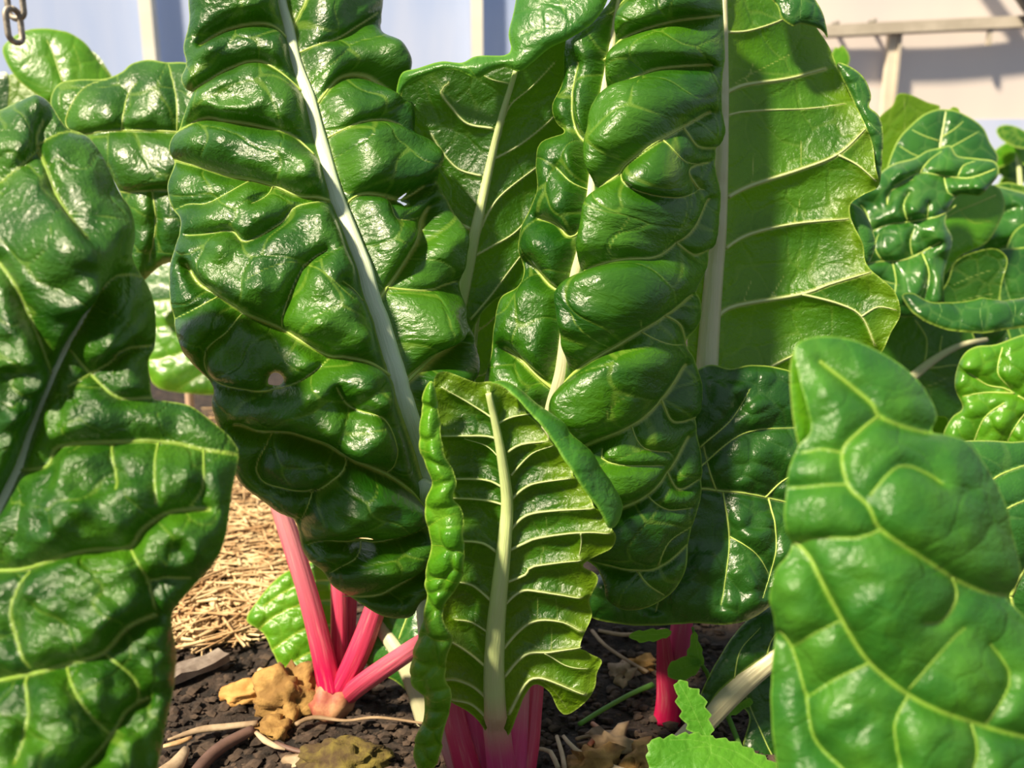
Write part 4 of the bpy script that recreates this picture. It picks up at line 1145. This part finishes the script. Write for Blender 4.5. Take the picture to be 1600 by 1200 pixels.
leaf(bl, [(135, 80), (150, 84), (166, 105), (178, 130), (150, 140), (130, 110)], 1.16, [(140, 85, 0), (170, 120, 0), (140, 130, 0)], UPT, [], None, H=4, sp=3, cell=30, seed=103, ribs=False)
leaf(bl, [(-60, 130), (-10, 118), (6, 112), (16, 125), (13, 180), (5, 220), (-60, 230)], 1.0, [(-40, 130, 0), (10, 120, 0), (0, 210, 0)], UPD, [], None, H=6, sp=3.5, cell=36, seed=104, ribs=False, label='dark leaf at the very edge')
stalk(bl, [(90, 140, 1.12, 5), (95, 400, 1.2, 8), (88, 640, 1.32, 9)], RIBU, (0, 0.3), nseg=16)

stalk(bl, [(160, 120, 1.17, 3), (150, 300, 1.2, 6), (100, 640, 1.32, 7)], RIBU, (0, 0.3), nseg=16)
stalk(bl, [(5, 200, 1.01, 4), (15, 400, 1.1, 7), (70, 640, 1.31, 9)], RIBU, (0, 0.3), nseg=16)

bm_ = thing('chard_plant', (-0.52, 1.52, 0.0), 'low bright chard plant behind, glimpsed between the two big left leaves', 'chard plant')
leaf(bm_, [(215, 500), (240, 462), (285, 455), (320, 480), (350, 540), (352, 600), (338, 618), (290, 616), (245, 606), (225, 570)], 1.4, [(230, 480, -10), (340, 500, 0), (240, 600, 20), (340, 610, 20)], UPY,
     [(3.5, [(350, 540), (300, 548), (260, 560), (225, 566)]), (3, [(345, 575), (310, 590), (275, 612)]), (3, [(340, 505), (290, 510), (230, 515)])], None, H=12, sp=3, cell=20, seed=111, edge=(6, 10), cellpin=0.2, ribs=False, label='bright crinkled leaf')
leaf(bm_, [(205, 445), (225, 420), (255, 402), (285, 400), (300, 430), (300, 462), (260, 470), (215, 470)], 1.35, [(210, 440, 0), (290, 405, 0), (260, 465, 10)], UPT, [(2.5, [(290, 410), (255, 430), (220, 460)])], None, H=4, sp=3, cell=50, seed=112, ribs=False, label='dull grey green leaf')
stalk(bm_, [(265, 400, 1.38, 4), (285, 460, 1.45, 6), (300, 690, 1.55, 7)], RIBC, (0, 0.4), nseg=16)

# ---- seedlings
sd_ = thing('mint_seedling', ground(1075, 1230), 'fresh green toothed seedling at the bottom right of centre', 'seedling')
leaf(sd_, [(1057, 1062), (1068, 1066), (1082, 1076), (1095, 1084), (1104, 1105), (1111, 1130), (1112, 1158), (1096, 1158), (1080, 1146), (1068, 1130), (1060, 1108), (1055, 1085)], 0.555, [(1057, 1065, -20), (1105, 1100, -10), (1100, 1155, 10), (1062, 1110, 0)], MINT,
     [(2.4, [(1060, 1068), (1075, 1095), (1092, 1130), (1106, 1157)]), (2, [(1082, 1108), (1095, 1100), (1103, 1100)]), (2, [(1080, 1105), (1068, 1102), (1058, 1094)]), (2, [(1092, 1130), (1103, 1126)]), (2, [(1090, 1128), (1075, 1126), (1066, 1122)])], None, H=4, sp=2.2, cell=18, seed=121, serr=7, cellpin=0.03, pinout=0.01, label='small upright toothed leaf')
leaf(sd_, [(1012, 1162), (1030, 1156), (1055, 1150), (1085, 1148), (1108, 1154), (1150, 1162), (1185, 1180), (1215, 1202), (1225, 1240), (1170, 1260), (1080, 1260), (1020, 1240), (1012, 1200)], 0.535, [(1015, 1165, 0), (1100, 1152, -30), (1215, 1205, 0), (1110, 1250, 50), (1020, 1240, 20)], MINT,
     [(2.6, [(1108, 1156), (1110, 1180), (1100, 1210), (1085, 1260)]), (2.4, [(1108, 1170), (1080, 1172), (1050, 1182), (1020, 1200)]), (2.4, [(1106, 1165), (1070, 1158), (1035, 1160)]), (2.4, [(1110, 1180), (1140, 1195), (1170, 1240)]), (2.4, [(1109, 1168), (1150, 1178), (1200, 1210)])], None, H=6, sp=2.5, cell=26, seed=122, serr=5, edge=(6, 10), cellpin=0.03, pinout=0.01, label='broad flat toothed leaf')
stalk(sd_, [(1108, 1150, 0.55, 4), (1105, 1190, 0.565, 4), (1080, 1240, 0.60, 5)], MINT, (0, 0), nseg=10, ridges=0)
sd2 = thing('weed_seedling', ground(1120, 1130), 'dim green weed seedling in the shade beside the pink stalk base', 'seedling')
for i, (o_, v_) in enumerate((([(1042, 1052), (1050, 1034), (1068, 1026), (1090, 1028), (1096, 1040), (1080, 1058), (1060, 1064)], [(1044, 1054), (1070, 1042), (1094, 1034)]),
                              ([(1074, 1030), (1078, 1005), (1084, 985), (1092, 1000), (1100, 1030), (1094, 1042)], [(1085, 990), (1090, 1015), (1094, 1040)]),
                              ([(982, 992), (1000, 985), (1030, 982), (1050, 985), (1040, 996), (1015, 1002), (995, 1002)], [(985, 993), (1015, 992), (1048, 987)]),
                              ([(1135, 1112), (1150, 1100), (1175, 1090), (1178, 1097), (1160, 1110), (1140, 1120)], [(1137, 1116), (1158, 1104), (1176, 1093)]))):
    leaf(sd2, o_, 0.68, [(o_[0][0], o_[0][1], 0), (o_[2][0], o_[2][1], 10), (o_[4][0], o_[4][1], 0), (o_[-1][0], o_[-1][1], 5)], MINT, [(2, v_)], None, H=2, sp=2.5, cell=18, seed=130 + i, serr=3, ribs=False, pinout=0.01)
stalk(sd2, [(1082, 980, 0.69, 2), (1095, 1035, 0.69, 3), (1108, 1060, 0.695, 3.5), (1120, 1135, 0.70, 4)], MINT, (0, 0), nseg=10, ridges=0)
stalk(sd2, [(1137, 1118, 0.69, 4), (1150, 1150, 0.68, 4), (1165, 1190, 0.67, 4)], MINT, (0, 0), nseg=10, ridges=0)

# ------------------------------------------------------------------ ground litter
rs = random.Random(5)


def gz(p):
    return Vector((p.x, p.y, floor_h(p.x, p.y)))


g = ground(452, 1098)
tag(origin_to(rock('dead_leaf_clump', gz(g) + Vector((0, 0, .012)), (0.030, 0.022, 0.029), DEAD, 11, 4, 0.48, 2.2), gz(g)), 'crumpled brown dead leaf lying against the pink root crown', 'dead leaf')
g = ground(425, 1140)
tag(origin_to(rock('dead_leaf_clump', gz(g) + Vector((0, 0, .004)), (0.016, 0.014, 0.011), DEAD, 17, 3, 0.7, 2.6), gz(g)), 'small brown dead leaf scrap beside the tip of the pale stick', 'dead leaf')
g = ground(385, 1082)
tag(origin_to(rock('dry_leaf', gz(g) + Vector((0, 0, .006)), (0.022, 0.015, 0.011), DEADO, 12, 4, 0.4, 1.6, rz=0.5), gz(g)), 'orange dry leaf on the soil left of the crumpled brown one', 'dead leaf')
g = ground(540, 1200)
tag(origin_to(rock('mossy_clod', gz(g) + Vector((0, 0, .006)), (0.038, 0.02, 0.016), MOSS, 13, 4, 0.4, 2.6), gz(g)), 'mossy brown clod at the bottom edge under the blistered leaf', 'clod')
g = ground(475, 1190)
tag(origin_to(rock('bark_scrap', gz(g) + Vector((0, 0, .003)), (0.016, 0.009, 0.006), STICK, 14, 3, 0.5, 1.5), gz(g)), 'pale bark scrap next to the mossy clod', 'bark')


def litter_stick(name, pts, mat, label, cat, z=0.006, nseg=10):
    """pts (x px, y px, radius px) lying on the soil"""
    c = catmull(pts, 10)
    path, rad = [], []
    for a in c:
        p = ground(a[0], a[1], z)
        d = gd(a[1], z)
        rad.append(a[2] * d / F)
        path.append(Vector((p.x, p.y, max(z, floor_h(p.x, p.y) + a[2] * d / F))))
    v, f = tube(path, rad, nseg, 3, 0.08, 0.8, up=Vector((0, 0, 1)))
    o = link(name, v, f, mat)
    tag(origin_to(o, path[0]), label, cat)
    return o


litter_stick('stick', [(262, 1156, 2), (310, 1141, 6), (350, 1136, 6), (402, 1130, 5)], STICK, 'pale split stick on the soil at lower left', 'stick')
litter_stick('dry_stick', [(395, 1140, 9), (350, 1164, 11), (318, 1192, 11), (290, 1230, 11)], BROWN, 'thick dark brown stick just below the pale split stick', 'stick')
litter_stick('straw_piece', [(400, 1144, 3), (415, 1158, 5), (432, 1167, 4), (446, 1171, 2)], STICK, 'short curved pale straw under the brown leaf scrap', 'straw')
litter_stick('twig', [(430, 1160, 3), (460, 1172, 4), (505, 1180, 2)], BROWN, 'thin dark twig below the crumpled brown leaf', 'twig')
litter_stick('twig', [(462, 1132, 4), (490, 1121, 4), (540, 1126, 2.5), (590, 1121, 2.5), (660, 1130, 2)], TAN, 'long thin twig across the black soil right of the root crown', 'twig')
litter_stick('straw_piece', [(255, 1166, 3), (280, 1160, 5), (300, 1152, 3)], STRAW, 'straw stub at the left edge under the pale stick', 'straw')
litter_stick('straw_piece', [(405, 1046, 4), (420, 1054, 6), (440, 1057, 4)], STRAW, 'short golden straw above the orange dry leaf', 'straw')
litter_stick('dry_root', [(250, 1215, 16), (275, 1195, 13), (290, 1170, 6)], STICK, 'fat pale root end in the bottom left corner of the soil', 'root')
litter_stick('twig', [(935, 985, 3), (970, 992, 4), (1000, 990, 3)], TAN, 'brown twig lying under the dark drooping leaf', 'twig')
litter_stick('twig', [(925, 985, 3), (945, 1008, 3), (985, 1035, 3), (1012, 1050, 3)], TAN, 'thin twig slanting down to the pink base', 'twig')
litter_stick('green_stem', [(905, 1132, 4), (940, 1110, 4), (985, 1085, 4), (1020, 1070, 5)], MINT, 'thin green stem on the soil left of the pink base', 'stem')
litter_stick('dry_root', [(870, 1150, 3), (880, 1185, 4), (885, 1225, 4)], STICK, 'straight pale root hanging at the foot of the cupped leaf', 'root')
litter_stick('dry_root', [(880, 1150, 3), (900, 1172, 4), (935, 1190, 4), (980, 1205, 4)], STICK, 'long curved pale root right of the cupped leaf', 'root')
litter_stick('dry_root', [(840, 1170, 3), (860, 1175, 4), (872, 1200, 4)], STICK, 'short bent pale root beside the right pink stalk', 'root')
litter_stick('curled_root', [(920, 1165, 4), (932, 1150, 4), (935, 1138, 5), (925, 1130, 4)], ROOT, 'small curled reddish root among the pale roots', 'root')
litter_stick('dry_root', [(900, 1155, 3), (920, 1150, 3), (950, 1155, 4), (965, 1170, 5)], TAN, 'arched brown root above the long curved pale root', 'root')
for (x, y, s, m, lab) in ((955, 1165, .022, TAN, 'wrinkled brown dry leaf among the pale roots'), (975, 1050, .017, TAN, 'pale brown dry leaf in the shade left of the pink base'), (1002, 1035, .014, DEADO, 'rusty dry leaf scrap touching the pink base'), (930, 1195, .022, DEAD, 'dead leaf at the bottom edge under the long curved root'), (1000, 1195, .02, DEAD, 'dead leaf at the bottom edge left of the seedling')):
    g = gz(ground(x, y))
    tag(origin_to(rock('dry_leaf', g + Vector((0, 0, s * .25)), (s, s * .7, s * .5), m, x, 3, 0.9, 2.2, rz=x), g), lab, 'dead leaf')

# wood chip
import bmesh
bmw = bmesh.new()
bmesh.ops.create_cube(bmw, size=1.0)
bmesh.ops.subdivide_edges(bmw, edges=bmw.edges[:], cuts=3, use_grid_fill=True)
g = gz(ground(307, 1054))
cv = []
for v in bmw.verts:
    p = Vector((v.co.x * 0.056 * (1 - 0.25 * v.co.y), v.co.y * 0.020 * (1 - 0.4 * v.co.x), v.co.z * 0.009))
    p += Vector((0, 0, 0.004 * mnoise.noise(p * 90)))
    a = 0.60
    cv.append((g.x + p.x * math.cos(a) - p.y * math.sin(a), g.y + p.x * math.sin(a) + p.y * math.cos(a), g.z + 0.012 + p.z + 0.1 * p.x))
o = link('wood_chip', cv, [[v.index for v in f.verts] for f in bmw.faces], WOOD, smooth=False)
bmw.free()
tag(origin_to(o, g), 'flat grey wood chip on the soil at the edge of the straw', 'wood chip')


def straw_stuff():
    vs2, fs = [], []
    for i in range(7500):
        px_ = rs.uniform(-250, 620)
        py_ = 640 + 380 * (rs.random() ** 0.8)
        lim = 1010 - max(0, px_ - 330) * 0.45
        if py_ > lim + rs.uniform(-25, 25):
            continue
        p = ground(px_, py_)
        L = rs.uniform(0.02, 0.085)
        w = rs.uniform(0.0008, 0.0030)
        a = rs.gauss(0.3, 1.1)
        z = floor_h(p.x, p.y) + rs.uniform(0.002, 0.018)
        d = Vector((math.cos(a), math.sin(a), rs.uniform(-.12, .12)))
        s = Vector((-math.sin(a), math.cos(a), 0))
        n0 = len(vs2)
        bend = rs.uniform(-.006, .006)
        for k in range(3):
            c = Vector((p.x, p.y, z)) + d * (L * (k - 1) / 2) + s * (bend * (1 if k == 1 else 0))
            vs2 += [c - s * w, c + Vector((0, 0, w * 0.8)), c + s * w]
        for k in range(2):
            b0, b1 = n0 + k * 3, n0 + k * 3 + 3
            fs += [(b0, b0 + 1, b1 + 1, b1), (b0 + 1, b0 + 2, b1 + 2, b1 + 1), (b0 + 2, b0, b1, b1 + 2)]
    o = link('straw_mulch', vs2, fs, STRAW)
    tag(o, 'golden straw mulch on the path behind the left leaves', 'straw mulch', kind='stuff')


straw_stuff()


def crumb_stuff():
    ico_v = []
    t = (1 + 5 ** .5) / 2
    for a in (-1, 1):
        for b in (-t, t):
            ico_v += [(0, a, b), (a, b, 0), (b, 0, a)]
    bmx = bmesh.new()
    for q in ico_v:
        bmx.verts.new(q)
    r = bmesh.ops.convex_hull(bmx, input=bmx.verts[:])
    bmx.verts.index_update()
    base = [v.co.normalized() for v in bmx.verts]
    bf = [[v.index for v in f.verts] for f in bmx.faces]
    bmx.free()
    vs2, fs = [], []
    for i in range(9000):
        px_ = rs.uniform(150, 1350)
        py_ = rs.uniform(930, 1330)
        p = ground(px_, py_)
        s = 0.0010 + 0.0055 * rs.random() ** 3.5
        c = Vector((p.x, p.y, floor_h(p.x, p.y) + s * 0.5))
        n0 = len(vs2)
        for b in base:
            k = s * rs.uniform(.6, 1.25)
            vs2.append(c + Vector((b.x * k * 1.3, b.y * k, b.z * k * .7)))
        fs += [[n0 + j for j in f] for f in bf]
    o = link('soil_crumbs', vs2, fs, CRUMB, smooth=False)
    tag(o, 'brown soil crumbs scattered over the bed', 'soil crumbs', kind='stuff')


crumb_stuff()
